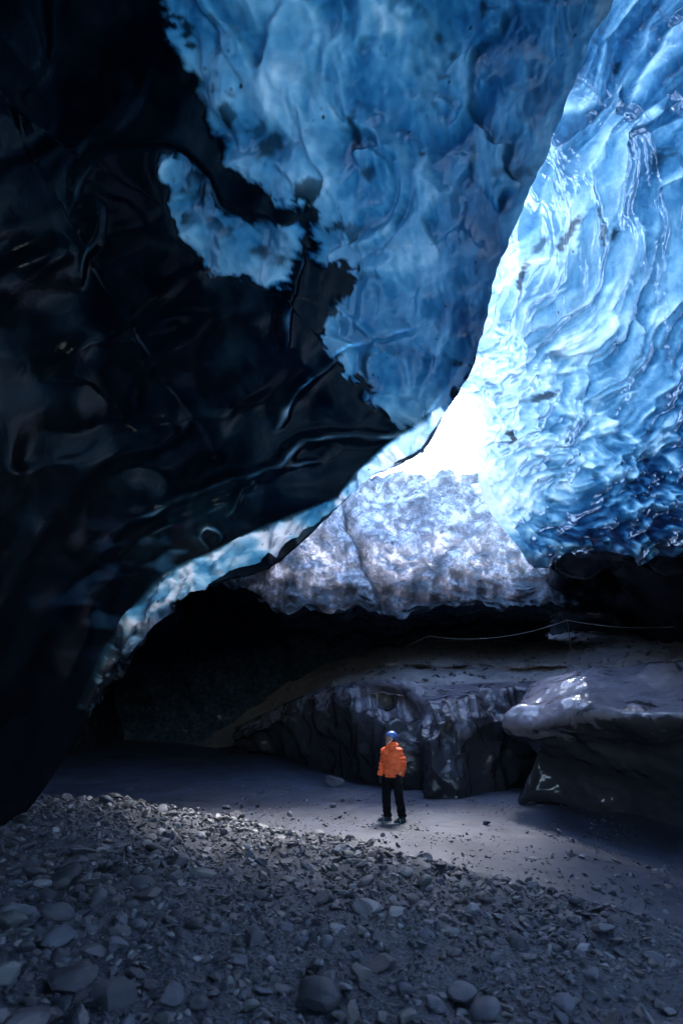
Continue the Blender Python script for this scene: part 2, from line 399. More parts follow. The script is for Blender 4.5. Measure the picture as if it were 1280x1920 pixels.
win_poly = [(285, 300), (330, 295), (365, 310), (390, 350), (415, 395), (460, 415), (560, 418), (570, 440), (545, 500), (530, 535), (490, 540), (440, 508), (402, 525), (375, 495), (350, 460), (322, 420), (305, 370), (288, 338)]
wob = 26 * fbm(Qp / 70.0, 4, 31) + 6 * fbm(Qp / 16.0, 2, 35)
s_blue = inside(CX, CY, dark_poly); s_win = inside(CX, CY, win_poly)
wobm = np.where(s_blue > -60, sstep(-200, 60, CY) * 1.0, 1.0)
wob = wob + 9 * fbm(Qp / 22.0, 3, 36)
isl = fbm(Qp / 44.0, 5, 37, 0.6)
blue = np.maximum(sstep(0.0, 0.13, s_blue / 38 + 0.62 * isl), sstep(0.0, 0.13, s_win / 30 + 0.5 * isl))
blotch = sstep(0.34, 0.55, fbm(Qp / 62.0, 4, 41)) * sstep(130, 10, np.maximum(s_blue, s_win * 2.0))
# large folds and flutes
NP_ = perlin
relief = 0.22 * fbm(P * 0.33, 3, 51) * sstep(0, 160, d_edge)
flow = np.stack([P[..., 0] * 1.5 + 0.5 * P[..., 1], P[..., 1] * 0.45, P[..., 2] * 1.2], -1)
f1, f2 = voronoi(flow * 0.8 + 0.35 * np.stack([perlin(P * .6, 61), perlin(P * .6, 62), perlin(P * .6, 63)], -1), 6)
relief = relief + 0.13 * (f1 ** 2 - 0.3) * sstep(0, 90, d_edge) * (0.05 + 0.95 * blue) + 0.035 * fbm(P * 1.4, 3, 55) * (0.05 + 0.95 * blue)
swirl = np.stack([CX / 90 + 1.2 * perlin(Qp / 190, 71), CY / 260 + 1.2 * perlin(Qp / 190, 72), CX * 0], -1)
relief = relief + 0.16 * perlin(swirl, 73) * blue
relief = relief + 0.08 * perlin(np.stack([d_edge / 70 + 1.0 * perlin(Qp / 160, 202), f_edge * 7, CX * 0], -1), 203) * (1 - blue) * sstep(20, 90, d_edge)
# facets of the clear band
fb1, fb2 = voronoi(P * np.array([0.9, 0.9, 0.9]) + 0.5 * perlin(P, 98)[..., None], 9)
relief = relief + band * (0.34 * (fb1 - 0.4) + 0.08 * fbm(P * 2.5, 3, 94))
# glassy ridges on the dark mass
RIDGES = [([(516, 818), (528, 775), (552, 730), (590, 688), (640, 652), (690, 632), (760, 612), (850, 590)], 15, 0.2, 1.0),
          ([(180, 1010), (260, 960), (340, 925), (420, 905), (480, 885), (520, 868), (560, 832), (610, 818), (690, 818), (740, 812), (800, 770), (880, 640), (930, 500)], 15, 0.16, 0.8),
          ([(518, 872), (590, 868), (615, 850), (640, 835)], 9, 0.08, 0.45),
          ([(535, 660), (530, 590), (548, 520), (570, 460)], 10, 0.12, 0.5),
          ([(420, 965), (440, 925), (475, 905)], 7, 0.12, 0.9), ([(395, 1040), (372, 1005), (385, 985), (412, 1000), (405, 1032)], 5, 0.08, 0.8)]
FOLDS = [([(130, 420), (150, 330), (200, 285), (270, 283), (330, 290), (380, 330), (415, 392), (462, 414), (540, 417)], 0.42, 80, 0.35),
         ([(-100, 560), (0, 515), (60, 480), (130, 435)], 0.3, 90, 0.3), ([(60, 1440), (120, 1290), (180, 1150), (230, 1060), (300, 990), (420, 945), (560, 905)], 0.3, 90, 0.2),
         ([(185, 365), (168, 460), (150, 560)], 0.25, 60, 0.4), ([(100, 720), (105, 690), (140, 650), (210, 640), (330, 600), (520, 560)], 0.3, 90, 0.12),
         ([(-50, 900), (120, 860), (300, 790), (460, 770)], 0.3, 100, 0.1), ([(330, -200), (345, 100), (400, 230), (460, 305)], 0.35, 90, 0.25)]
glint_line = np.zeros(CX.shape)  # highlights painted along ridges and folds
for pl, wd, am, glint in RIDGES:
    pl2 = crom(pl, 20); d, fr = seg_dist(CX + 7 * perlin(Qp / 50, 196), CY + 7 * perlin(Qp / 50, 197), pl2); tap = sstep(0, 0.15, fr) * sstep(1, 0.8, fr)
    relief = relief + am * np.exp(-(d / wd) ** 2) * tap
    glint_line = np.maximum(glint_line, np.exp(-(d / (2.0 + 2.5 * sstep(-0.3, 0.5, perlin(Qp / 45, 194)))) ** 2) * tap * (0.15 + 0.85 * sstep(-0.25, 0.45, perlin(Qp / 55, 193))) * glint)
for pl, am, wd, glint in FOLDS:
    pl2 = crom(pl, 20); d, fr, sd_ = seg_dist(CX + 10 * perlin(Qp / 70, 198), CY + 10 * perlin(Qp / 70, 199), pl2, True); tap = sstep(0, 0.15, fr) * sstep(1, 0.8, fr)
    relief = relief + 0.22 * am * tap * np.where(sd_ > 0, np.exp(-d / wd), np.exp(-(d / 14) ** 2))
    glint_line = np.maximum(glint_line, np.exp(-(d / 2.6) ** 2) * tap * sstep(-0.1, 0.5, perlin(Qp / 60, 195)) * glint)
P = P + N * relief[..., None]
# bright and dark zones of the ceiling, painted in as ice thickness
GLOW_TH = field([(340, 0, 1.5), (450, 60, 1.0), (560, 40, 1.1), (640, 0, 1.5), (760, 60, 1.6), (900, 60, 1.6), (1000, 40, 1.45), (1080, 60, 1.2), (450, 200, 1.0), (560, 300, 1.25), (700, 250, 1.5), (850, 250, 1.9),
            (960, 300, 1.4), (620, 430, 1.1), (720, 480, 1.5), (850, 430, 1.7), (900, 520, 1.7), (700, 560, 1.7), (800, 600, 1.6), (640, 640, 1.0), (700, 690, 1.5), (780, 720, 1.3), (840, 700, 1.6), (860, 650, 1.9), (420, 450, 1.3),
            (520, 530, 0.3), (480, 440, 1.3), (320, 330, 1.2), (400, 520, 1.2), (820, 755, 0.7), (560, 700, 2)])(CX, CY)
th = np.clip(GLOW_TH + 0.3, 0.25, 3.6)
glim = 0.55 * sstep(0.05, 0.5, fbm(np.stack([CX / 120, CY / 55, CX * 0], -1), 3, 81)) * sstep(190, 60, np.hypot((CX - 260) / 1.3, CY - 1100))
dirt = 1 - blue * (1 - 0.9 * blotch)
ins = [(655, 240, 12, 32, 0), (845, 95, 8, 14, 0), (905, 15, 9, 22, 0), (885, 300, 7, 40, 0.05), (690, 325, 18, 10, 0), (790, 283, 7, 5, 0), (965, 325, 40, 12, -.1), (500, 270, 22, 28, 0), (480, 245, 10, 20, 0.4), (365, 360, 18, 20, 0),
       (485, 470, 20, 14, 0), (690, 690, 10, 40, .2), (820, 60, 10, 10, 0), (832, 140, 14, 6, 0), (815, 195, 7, 7, 0)]
for x, y, a, b, r in ins:
    c, s = math.cos(r), math.sin(r); dx, dy = CX - x, CY - y
    q = np.hypot((dx * c + dy * s) / a, (-dx * s + dy * c) / b) + 0.5 * perlin(Qp / 14.0, 91)
    dirt = np.maximum(dirt, (0.45 + 0.35 * math.sin(x * 1.7) ** 2) * sstep(1.35, 0.5, q))
sweep = fbm(np.stack([d_edge / 75 + 1.0 * perlin(Qp / 160, 202), f_edge * 7, CX * 0], -1), 3, 203)
deep = np.clip(0.018 + 0.05 * sstep(-0.1, 0.5, sweep) * sstep(500, 1000, CY) + 0.03 * sstep(0.0, 0.5, fbm(Qp / 90, 3, 204)) * sstep(300, 800, CY), 0, 1)
dirt = np.clip(np.minimum(dirt, 1 - deep) - glim - 0.8 * glint_line, 0, 1)  # glimmer and ridge highlights painted by lowering the ash
th = np.where(blue < 0.5, 2.4, th)
th = np.where((blue < 0.5) & (glint_line > 0.1), 0.9, th)
bs1, bs2, bsc = voronoi(np.stack([f_edge * 60 + 0.8 * perlin(Qp / 45, 97), d_edge / 38 + f_edge * 26 + 0.8 * perlin(Qp / 45, 99), CX * 0], -1), 33, True, True)
clearlip = sstep(600, 690, CX)
bs1, bs2, bsc, bsg = voronoi(np.stack([f_edge * 42 + 0.9 * perlin(Qp / 60, 97), d_edge / 46 + f_edge * 16 + 0.9 * perlin(Qp / 60, 99), CX * 0], -1), 33, 'tilt', True)
bth = 0.55 + 1.3 * bsg + 0.9 * (bsc - 0.5) + 0.7 * fbm(P * 1.6, 4, 95)
bth = np.clip(bth, 0.05, 2.6) * (1 - clearlip) + clearlip * np.clip(0.2 + 0.5 * bsg + 0.3 * fbm(P * 1.5, 3, 96), 0.02, 1)
thin = band * (0.9 + 1.6 * clearlip) + (1 - band) * 2.6 * glint_line ** 2  # extra gain that paints the rim's glow and the ridge highlights
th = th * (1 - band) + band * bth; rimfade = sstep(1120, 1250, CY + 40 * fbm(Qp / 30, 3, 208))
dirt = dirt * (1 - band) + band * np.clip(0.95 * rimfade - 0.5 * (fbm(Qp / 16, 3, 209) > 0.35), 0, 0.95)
stk = np.stack([CX / 34 + 1.6 * perlin(Qp / 150, 171), CY / 150 + 1.6 * perlin(Qp / 150, 172), CX * 0], -1)
nst = fbm(stk, 4, 174); vein = np.exp(-(perlin(stk * 1.3, 178) / 0.07) ** 2)
fx = np.stack([CX / 75 + 2.0 * perlin(Qp / 210, 161) + 0.5 * perlin(Qp / 60, 163), CY / 210 + 1.6 * perlin(Qp / 210, 162), CX * 0], -1)
q1, q2, qc, qg = voronoi(fx, 64, 'tilt', True)
fold = np.sin(6.0 * perlin(np.stack([CX / 260, CY / 330, CX * 0], -1) + 0.4 * perlin(Qp / 150, 167)[..., None], 169) + CY / 170)
strk = fbm(np.stack([CX / 15 + 1.2 * perlin(Qp / 120, 171), CY / 120, CX * 0], -1), 4, 175)
fine_s = fbm(np.stack([CX / 7 + 1.5 * perlin(Qp / 60, 177), CY / 34 + 1.5 * perlin(Qp / 60, 180), CX * 0], -1), 3, 178)
sw = np.stack([CX / 48 + 1.6 * perlin(Qp / 110, 141), CY / 110 + 1.6 * perlin(Qp / 110, 142), CX * 0], -1)
lines = np.exp(-(perlin(sw, 143) / 0.05) ** 2) * sstep(0.0, 0.5, perlin(Qp / 70, 144)) + 0.6 * np.exp(-(perlin(sw * 2.1, 145) / 0.06) ** 2) * sstep(0.1, 0.5, perlin(Qp / 50, 146))  # highlight lines, painted in by lowering the thickness
var = 1 + 0.26 * fold + 0.22 * fbm(Qp / 90, 5, 176) + 0.24 * strk + 0.45 * qg + 0.16 * (qc - 0.5) + 0.16 * fbm(Qp / 8.0, 2, 168) + 0.17 * fine_s - 0.30 * lines
flow_e = fbm(np.stack([d_edge / 16 + 1.2 * perlin(Qp / 70, 165), f_edge * 14, CX * 0], -1), 4, 166) * sstep(170, 20, d_edge) * sstep(700, 800, CX)
var = var + 0.45 * flow_e - 0.45 * sstep(34, 4, d_edge + 14 * perlin(Qp / 40, 207)) * sstep(520, 380, CY) + 0.35 * sstep(60, 10, d_edge) * sstep(420, 520, CY) * sstep(800, 860, CX)
th = soft(np.clip(th * np.where(band > 0.5, 1, np.clip(var, 0.3, 2)), 0.05, 6))
P = P + N * ((0.14 * soft(qg, 2) + 0.06 * fold + 0.025 * soft(fine_s)) * soft(blue, 2) * sstep(0, 60, d_edge))[..., None]
specks = np.clip(0.25 + sstep(-0.15, 0.35, fbm(Qp / 160, 3, 179)), 0, 1) * 0.9
# curl over the edge, away from the camera
nc = 14
E0 = P[:, 0]; up_ = sstep(760, 880, ed[:, 0])[:, None]
back = np.array([-0.3, 0.8, 0.85]) * (1 - up_) + np.array([-0.12, 0.05, 0.75]) * up_
cl_ = (2.6 - 2.57 * sstep(560, 640, ed[:, 0]) * sstep(900, 850, ed[:, 0]))[:, None]
curl = np.stack([E0 + (k / nc) ** 1.3 * cl_ * back + np.array([0, 0, 0.0]) for k in range(nc, 0, -1)], 1)
Pall = np.concatenate([curl, P], 1)
pad = lambda A: np.concatenate([np.repeat(A[:, :1], nc, 1), A], 1)
CURLC = (np.arange(NV + nc)[None] < nc) & (ed[:, :1] > 560)
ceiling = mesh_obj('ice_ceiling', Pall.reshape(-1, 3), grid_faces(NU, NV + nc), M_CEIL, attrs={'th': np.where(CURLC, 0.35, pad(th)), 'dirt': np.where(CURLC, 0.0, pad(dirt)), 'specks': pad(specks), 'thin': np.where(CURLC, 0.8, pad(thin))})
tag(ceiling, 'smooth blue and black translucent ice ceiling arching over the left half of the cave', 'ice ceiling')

# ------------------------------------------------------------------ the bright blue wall on the right
WL = [(1180, -330), (1120, -80), (1010, 110), (945, 300), (880, 440), (850, 580), (845, 680), (852, 738), (886, 780), (894, 840), (897, 900), (915, 955), (950, 1005), (985, 1045)]
WR = [(1900, -500), (1800, -250), (1700, 0), (1650, 200), (1620, 350), (1600, 500), (1580, 620), (1570, 680), (1560, 720), (1560, 800), (1560, 860), (1560, 920), (1560, 980), (1540, 1030)]
WDEP = [(895, 840, 16.6), (893, 700, 16.8), (850, 580, 17.2), (880, 440, 16.6), (945, 300, 12.2), (1000, 450, 13.4), (1010, 110, 9.2), (1120, -80, 7.5), (1180, -330, 6.0), (915, 955, 15.8), (985, 1045, 14.8), (1100, 1060, 12.6),
        (1000, 700, 13.4), (1000, 900, 14.0), (1100, 500, 11.4), (1100, 800, 12.2), (1280, 400, 8.6), (1280, 800, 9.8), (1280, 1000, 10.2), (1280, 0, 6.4), (1180, 200, 9.0), (1500, 300, 6.2), (1560, 800, 7.2), (1560, 1000, 7.4), (1700, 0, 4.4), (1700, -400, 3.6), (1400, -300, 4.6)]
wd = field([(x, y, math.log(t)) for x, y, t in WDEP])
NU, NV = 820, 310
wl_ = crom_len(WL, NU); wr_ = crom_len(WR, NU)
w = np.linspace(0, 1, NV) ** 1.15
CX = wl_[:, None, 0] * (1 - w) + wr_[:, None, 0] * w; CY = wl_[:, None, 1] * (1 - w) + wr_[:, None, 1] * w
CY = CY + 26 * fbm(np.stack([CX / 60, CX * 0, CX * 0], -1), 3, 101) * sstep(930, 1060, CY) + 10 * np.sin(CX / 37.) * sstep(960, 1060, CY)
P = unproj(CX, CY, np.exp(wd(CX, CY))); N = grid_normals(P, (0, 6, 4))
Qp = np.stack([CX, CY, CX * 0], -1)
low = sstep(420, 760, CY)
wp = 0.45 * np.stack([perlin(P * .55, 111), perlin(P * .55, 112), perlin(P * .55, 113)], -1)
ca, sa = math.cos(0.75), math.sin(0.75)
Yr = P[..., 1] * ca + P[..., 2] * sa; Zr = -P[..., 1] * sa + P[..., 2] * ca
f1u, _ = voronoi(np.stack([P[..., 0] * 0.7, Yr * 1.5, Zr * 0.5], -1) * 0.75 + wp, 12)
f1l, _ = voronoi(np.stack([P[..., 0] * 0.8, P[..., 1] * 0.9, P[..., 2] * 1.55], -1) * 0.95 + wp, 14)
f1s, _ = voronoi(np.stack([P[..., 0], P[..., 1] * 0.9, P[..., 2] * 1.5], -1) * 2.3 + wp * 1.4, 15)
nflu = perlin(np.stack([P[..., 0] * 3, Yr * 5.5, Zr * 0.9], -1) + 2 * wp, 119)
relief = 0.26 * (f1u ** 1.3 - 0.3) * (1 - low) + low * (0.26 * (f1l ** 1.3 - 0.3) + 0.085 * (f1s ** 1.2 - 0.3)) + 0.03 * (1 - low) * nflu + 0.25 * fbm(P * .35, 3, 115) + 0.03 * fbm(P * 1.7, 3, 118)
d_l, _ = seg_dist(CX, CY, WL)
P = P + N * (relief * sstep(0, 60, d_l))[..., None]
GLOW_TH = field([(900, 800, .3), (890, 740, .8), (900, 900, .08), (920, 960, .12), (945, 1000, .7), (900, 700, .9), (915, 600, 1.25), (945, 480, 1.4), (1000, 330, 1.9), (950, 380, 1.8), (1060, 130, 2.3), (1130, -20, 2.7), (1000, 200, 2.2), (950, 850, .8), (960, 700, .95), (1000, 620, 1.1), (1000, 520, 1.3),
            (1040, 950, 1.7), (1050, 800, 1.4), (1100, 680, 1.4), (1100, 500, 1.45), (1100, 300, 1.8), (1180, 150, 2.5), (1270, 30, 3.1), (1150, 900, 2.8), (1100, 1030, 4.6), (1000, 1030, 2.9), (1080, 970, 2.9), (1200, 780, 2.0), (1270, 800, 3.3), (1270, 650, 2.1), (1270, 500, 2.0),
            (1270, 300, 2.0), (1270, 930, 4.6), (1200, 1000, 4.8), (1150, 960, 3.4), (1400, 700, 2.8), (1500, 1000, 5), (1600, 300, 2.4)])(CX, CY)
th = np.clip(GLOW_TH, 0.03, 6)  # the wall's glow and its dark zones, painted in as thickness
ang = np.interp(CY, [350, 800], [0.95, 0.30])
ux = (CX - 900) * np.cos(ang) - (CY - 700) * np.sin(ang); uy = (CX - 900) * np.sin(ang) + (CY - 700) * np.cos(ang)
w1, w2 = 50 * perlin(Qp / 150, 181) + 7 * perlin(Qp / 40, 184), 40 * perlin(Qp / 150, 182) + 6 * perlin(Qp / 40, 185)
ux, uy = ux + w1, uy + w2
lenx = np.interp(CY, [300, 750], [130, 52])
def cells(sc_, seed):
    a_, b_, c_, g_ = voronoi(np.stack([ux / (lenx * sc_), uy / (36 * sc_), CX * 0], -1), seed, 'tilt', True); return a_, b_ - a_, c_, g_
a1, e1, c1, g1_ = cells(1.6, 61); a2, e2, c2, g2_ = cells(0.7, 62); a3, e3, c3, g3_ = cells(0.30, 63)
stri = perlin(np.stack([ux / 70, uy / 7.5, c2 * 30], -1), 187)            # fluting inside each facet
chip = np.exp(-(e2 / 0.05) ** 2) * (c2 > 0.5) * 0.8 + np.exp(-(e3 / 0.07) ** 2) * (c3 > 0.6) * 0.55 * low + np.exp(-(e1 / 0.035) ** 2) * (c1 > 0.45) * 0.7
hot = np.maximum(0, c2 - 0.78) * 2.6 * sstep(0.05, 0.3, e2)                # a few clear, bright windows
var = 1 + 0.55 * g1_ + 0.62 * g2_ + 0.50 * g3_ * (0.25 + low) + 0.22 * (c2 - 0.5) + 0.20 * (c3 - 0.5) * (0.3 + low) + 0.22 * stri * (0.15 + c2) + 0.20 * fbm(Qp / 60, 5, 189) - 0.22 * chip - 0.6 * hot  # facet shading and bright edges put into the thickness
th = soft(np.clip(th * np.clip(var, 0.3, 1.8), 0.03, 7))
relief2 = (0.55 + 0.45 * low) * (0.13 * g1_ + 0.08 * g2_) + 0.035 * g3_ * (0.3 + low) + 0.05 * (0.5 - np.minimum(e1, 0.5)) + 0.008 * stri
P = P + N * (soft(relief2) * sstep(0, 40, d_l))[..., None]
specks = sstep(-0.05, 0.3, fbm(Qp / 90, 3, 190)) * 0.85
dirt = np.zeros(CX.shape)
ins = [(1062, 440, 10, 42, 0.55), (1005, 460, 6, 16, .3), (1025, 742, 34, 7, -.3), (984, 525, 5, 34, .25), (1125, 435, 12, 26, -.1), (1185, 95, 7, 10, 0), (1110, 400, 5, 10, 0), (1145, 440, 5, 12, .2), (1255, 290, 14, 26, .5), (960, 815, 8, 14, 0)]
for x, y, a, b, r in ins:
    c, s = math.cos(r), math.sin(r); dx, dy = CX - x, CY - y
    q = np.hypot((dx * c + dy * s) / a, (-dx * s + dy * c) / b) + 0.55 * fbm(Qp / 11.0, 2, 121)
    dirt = np.maximum(dirt, (0.5 + 0.4 * math.sin(x * 1.7) ** 2) * sstep(1.3, 0.55, q))
# fold the far edge back outdoors and the lower edge back under
nc = 10; E0 = P[:, 0]
cu = sstep(640, 760, CY[:, 0])[:, None]; cv = np.array([1.6, 3.2, 0.3]) * cu + np.array([-0.6, 0.8, 2.6]) * (1 - cu)
curl = np.stack([E0 + (k / nc) ** 1.4 * cv for k in range(nc, 0, -1)], 1)
Pall = np.concatenate([curl, P], 1)
thp = np.concatenate([np.repeat(th[:, :1], nc, 1), th], 1); dip = np.concatenate([np.repeat(dirt[:, :1] * 0, nc, 1), dirt], 1)
B0 = Pall[-1].copy(); spp = np.concatenate([np.repeat(specks[:, :1], nc, 1), specks], 1)
wall = mesh_obj('ice_wall', Pall.reshape(-1, 3), grid_faces(NU, NV + nc), M_WALL, attrs={'th': thp, 'dirt': dip, 'specks': spp, 'thin': spp * 0})
tag(wall, 'bright scalloped blue ice wall to the right of the white opening', 'ice wall')

# ------------------------------------------------------------------ the pale block below the opening
TOPL = [(250, 900), (400, 880), (550, 870), (690, 892), (760, 885), (830, 884), (895, 885), (960, 890), (1060, 930), (1150, 980)]
BOTL = [(250, 1060), (400, 1085), (500, 1128), (600, 1150), (690, 1142), (760, 1146), (850, 1128), (950, 1136), (1040, 1142), (1150, 1120)]
NU, NV = 380, 170
tp = crom_len(TOPL, NU); bt = crom_len(BOTL, NU); w = np.linspace(0, 1, NV)
CX = tp[:, None, 0] * (1 - w) + bt[:, None, 0] * w; CY = tp[:, None, 1] * (1 - w) + bt[:, None, 1] * w
jag = 16 * fbm(np.stack([CX / 45, CX * 0, CX * 0], -1), 4, 131)
CY = CY + jag * sstep(0.7, 1, w) + 5 * fbm(np.stack([CX / 30, CX * 0, CX * 0], -1), 3, 133) * sstep(0.3, 0, w)
bd = field([(x, y, t) for x, y, t in [(690, 892, 21.5), (890, 885, 21.5), (500, 870, 21.5), (600, 1000, 19.8), (750, 1000, 20.2), (900, 1000, 20.2), (500, 1120, 19.0), (700, 1140, 19.4), (900, 1130, 19.6), (1050, 1100, 19.6), (300, 1000, 20.0), (1100, 1000, 20.5)]])
P = unproj(CX, CY, bd(CX, CY)); N = grid_normals(P, (0, 6, 4)); Qp = np.stack([CX, CY, CX * 0], -1)
f1, f2 = voronoi(P * np.array([1.0, 1.0, 0.8]) * 0.85 + 0.5 * np.stack([perlin(P, 141), perlin(P, 142), perlin(P, 143)], -1), 16)
g1, g2 = voronoi(P * np.array([1.2, 1.2, 1.9]) * 1.7 + 0.4 * np.stack([perlin(P * 2, 144), perlin(P * 2, 145), perlin(P * 2, 146)], -1), 17)
right = sstep(640, 760, CX)
relief = 0.42 * (f1 - 0.45) + 0.35 * fbm(P * 0.6, 4, 147) + (0.05 + 0.10 * right) * (g1 - 0.4) + 0.07 * fbm(P * 2.6, 4, 149)
dcr, _ = seg_dist(CX, CY, [(640, 930), (660, 985), (682, 1030), (690, 1065), (716, 1112), (725, 1150)])
relief = relief - 0.75 * np.exp(-(dcr / 11.0) ** 2)
drd, _ = seg_dist(CX, CY, [(830, 1075), (860, 1040), (905, 980), (925, 940)])
relief = relief + 0.35 * np.exp(-(drd / 16.0) ** 2)
P = P + N * relief[..., None]
th = np.clip(field([(700, 900, .05), (800, 890, .03), (890, 890, .02), (890, 960, .12), (750, 1000, .5), (600, 1050, .9), (480, 1100, 1.1), (700, 1120, 1.2), (900, 1060, .8), (1000, 1080, 1.2), (850, 1140, 1.8), (600, 1150, 1.6), (1050, 1130, 2.0)])(CX, CY), 0.08, 4)  # glow of the block under the opening, painted in as thickness
nc = 8
topc = np.stack([P[:, 0] + (k / nc) * np.array([0, 1.4, -0.3]) + np.array([0, 0, 0.05 * math.sin(math.pi * k / nc)]) for k in range(nc, 0, -1)], 1)
Pall = np.concatenate([topc, P], 1); thp = np.concatenate([np.repeat(th[:, :1], nc, 1), th], 1)
clr = sstep(0.58, 0.99, w[None] + 0.2 * fbm(Qp / 40, 4, 151)); clr = np.maximum(clr, 0.8 * np.exp(-(dcr / 9.0) ** 2)); clr = np.maximum(clr, 0.75 * sstep(820, 980, CX) * sstep(0.45, 0.8, w[None] + 0.3 * fbm(Qp / 30, 3, 152))); clp = np.concatenate([np.repeat(clr[:, :1], nc, 1), clr], 1)
vx = np.stack([CX / 26 + 0.7 * perlin(Qp / 30, 155), CY / 22 + 0.7 * perlin(Qp / 30, 156), CX * 0], -1)
k1, k2, kc = voronoi(vx, 71, True, True); m1, m2, mc = voronoi(vx * 2.4, 72, True, True)
h1, h2, hc = voronoi(np.stack([CX / 30 + 0.5 * perlin(Qp / 40, 157), CY / 13 + 0.5 * perlin(Qp / 40, 158), CX * 0], -1), 73, True, True)
shelf = (hc > 0.66) * sstep(0.06, 0.2, h2 - h1) * right * sstep(-0.2, 0.2, fbm(Qp / 60, 2, 159))
bubv = np.clip(0.34 + 0.55 * kc * 0.7 + 0.5 * (mc - 0.3) + 0.3 * fbm(Qp / 18, 3, 160), 0.05, 1) + 0.35 * np.exp(-((k2 - k1) / 0.07) ** 2)
runn = fbm(np.stack([CX / 14 + 0.8 * perlin(Qp / 50, 147), CY / 75, CX * 0], -1), 4, 148)
bubv = bubv * np.clip(1 - 0.55 * runn - 0.5 * fbm(Qp / 60, 3, 153), 0.25, 1.5)
bubv = np.clip(np.maximum(bubv * (1 - 0.25 * right), shelf * 1.1), 0.03, 1.2)
P2 = P + N * (0.14 * shelf + 0.09 * (kc - 0.5) + 0.05 * (mc - 0.5))[..., None]; Pall[:, nc:] = P2
bubp = np.concatenate([np.repeat(bubv[:, :1], nc, 1), bubv], 1)
block = mesh_obj('ice_block', Pall.reshape(-1, 3), grid_faces(NU, NV + nc), M_BLOCK, attrs={'th': thp, 'clear': clp, 'bubbles': bubp})
tag(block, 'pale lilac block of bubbly ice hanging below the white opening', 'ice block')
BLOCK_BOTTOM = P[:, -1].copy()

# ------------------------------------------------------------------ dark surroundings: under the block, tunnel, recess, behind the camera
def shell(name, rows, nu, nv, amp, mat=M_DARK, seed=0, toward=(0, 8, 2), scale=0.4, fade=0.0):
    P = loft(rows, nu, nv); amp = amp * (sstep(0, fade, np.linspace(0, 1, nu))[:, None] if fade else 1.0); N = grid_normals(P, toward)
    f1, _ = voronoi(P * scale * 2.2, seed)
    P = P + N * (amp * fbm(P * scale, 4, seed) + amp * 0.7 * (f1 ** 2 - 0.3))[..., None]
    return mesh_obj(name, P.reshape(-1, 3), grid_faces(nu, nv), mat)
bb = np.vstack([[(-14, 19, 4.8), (-10.5, 18.6, 5.0)], BLOCK_BOTTOM[::20]])
rows = [bb + np.array([0, -0.02, 0.12]), bb + np.array([0, 0.9, -0.12]), bb + np.array([0, 2.6, -0.1]), bb + np.array([0, 5.0, -0.9]), bb * np.array([1, 1, 0]) + np.array([0, 7.5, 2.2]), bb * np.array([1, 1, 0]) + np.array([0, 8.5, -1])]
o = shell('ice_overhang', rows, 90, 220, 0.22, mat=M_UNDER, seed=21, toward=(0, 8, 3), scale=0.7)
tag(o, 'dark blue-black ice undercut beneath the pale ice block', 'ice overhang')
rows = [[(x, 30 - 0.02 * (x + 8) ** 2, z) for x in (-26, -18, -10, -5, 0, 6, 14)] for z in (-1, 2, 5, 9, 14)]
o = shell('tunnel_wall', rows, 40, 80, 0.5, seed=22); tag(o, kind='structure')
e4 = ed[:, :2]
E3 = unproj(ed[:, 0], ed[:, 1], ed[:, 2])
sel = E3[[70, 110, 150, 190, 230, 270, 300, 330]]
sel = np.vstack([[(-13, 7, 3), (-9, 7.5, 3)], sel])
rows = [sel + np.array([-0.6, 1.2, 1.0]), sel + np.array([-1.0, 3.5, 3.2]), sel * np.array([1, 0, 0]) + np.array([-1, 19, 11.5]), sel * np.array([1, 0, 0]) + np.array([-1, 31, 13])]
o = shell('tunnel_roof', rows, 40, 80, 0.3, seed=23); tag(o, kind='structure')
rows = [[(-10, y, z) for y in (-11, 2, 10, 18, 32)] for z in (-1, 3, 8)] + [[(-7, y, 12) for y in (-11, 2, 10, 18, 32)]]
o = shell('cave_side', rows, 30, 60, 0.4, seed=24); tag(o, kind='structure')
bw = np.vstack([[(11, 31, 7.0)], [(9.5, 26, 6.3)], B0[::18]]); bw = bw[np.argsort(-bw[:, 1])]; k0 = bw[-1]; bw = np.vstack([bw, k0 + np.array([0.4, -3, 0]), k0 + np.array([0.8, -16, 0])])
rows = [bw + np.array([0.25, 0.1, 0.6]), bw + np.array([0.35, 0.1, 0.02]), bw + np.array([1.0, 0.1, -0.15]), bw + np.array([2.4, 0.2, 0.4]), np.c_[np.full(len(bw), 11.5), bw[:, 1], np.full(len(bw), 3.0)], np.c_[np.full(len(bw), 11.5), bw[:, 1], np.full(len(bw), -1.5)]]
o = shell('cave_recess', rows, 60, 120, 0.4, seed=25, fade=0.5); tag(o, kind='structure')
arc = lambda y, r, h: [(r * math.cos(a), y, -1 + h * math.sin(a)) for a in np.linspace(math.pi, 0, 9)]
rows = [arc(2.6, 11.5, 13), arc(-1.5, 11.3, 12.6), arc(-6, 11.0, 10.5), arc(-10.5, 10.8, 6.7)]
o = shell('cave_rear', rows, 40, 60, 0.4, seed=26, toward=(0, 2, 2)); tag(o, kind='structure')      # unseen low mouth added behind the camera to light person and ledges
rows = [[(x, -7.0, -1.0) for x in (-12, -6, 0, 6, 12)], [(x, -8.5, 1.6) for x in (-12, -6, 0, 6, 12)], [(x, -11, 2.4) for x in (-12, -6, 0, 6, 12)], [(x, -20, 2.2) for x in (-14, -7, 0, 7, 14)]]
o = shell('added_bank', rows, 30, 50, 0.3, mat=M_ADDED_BANK, seed=27, toward=(0, 0, 9)); tag(o, kind='structure')  # unseen bank, added to bound the light from the mouth
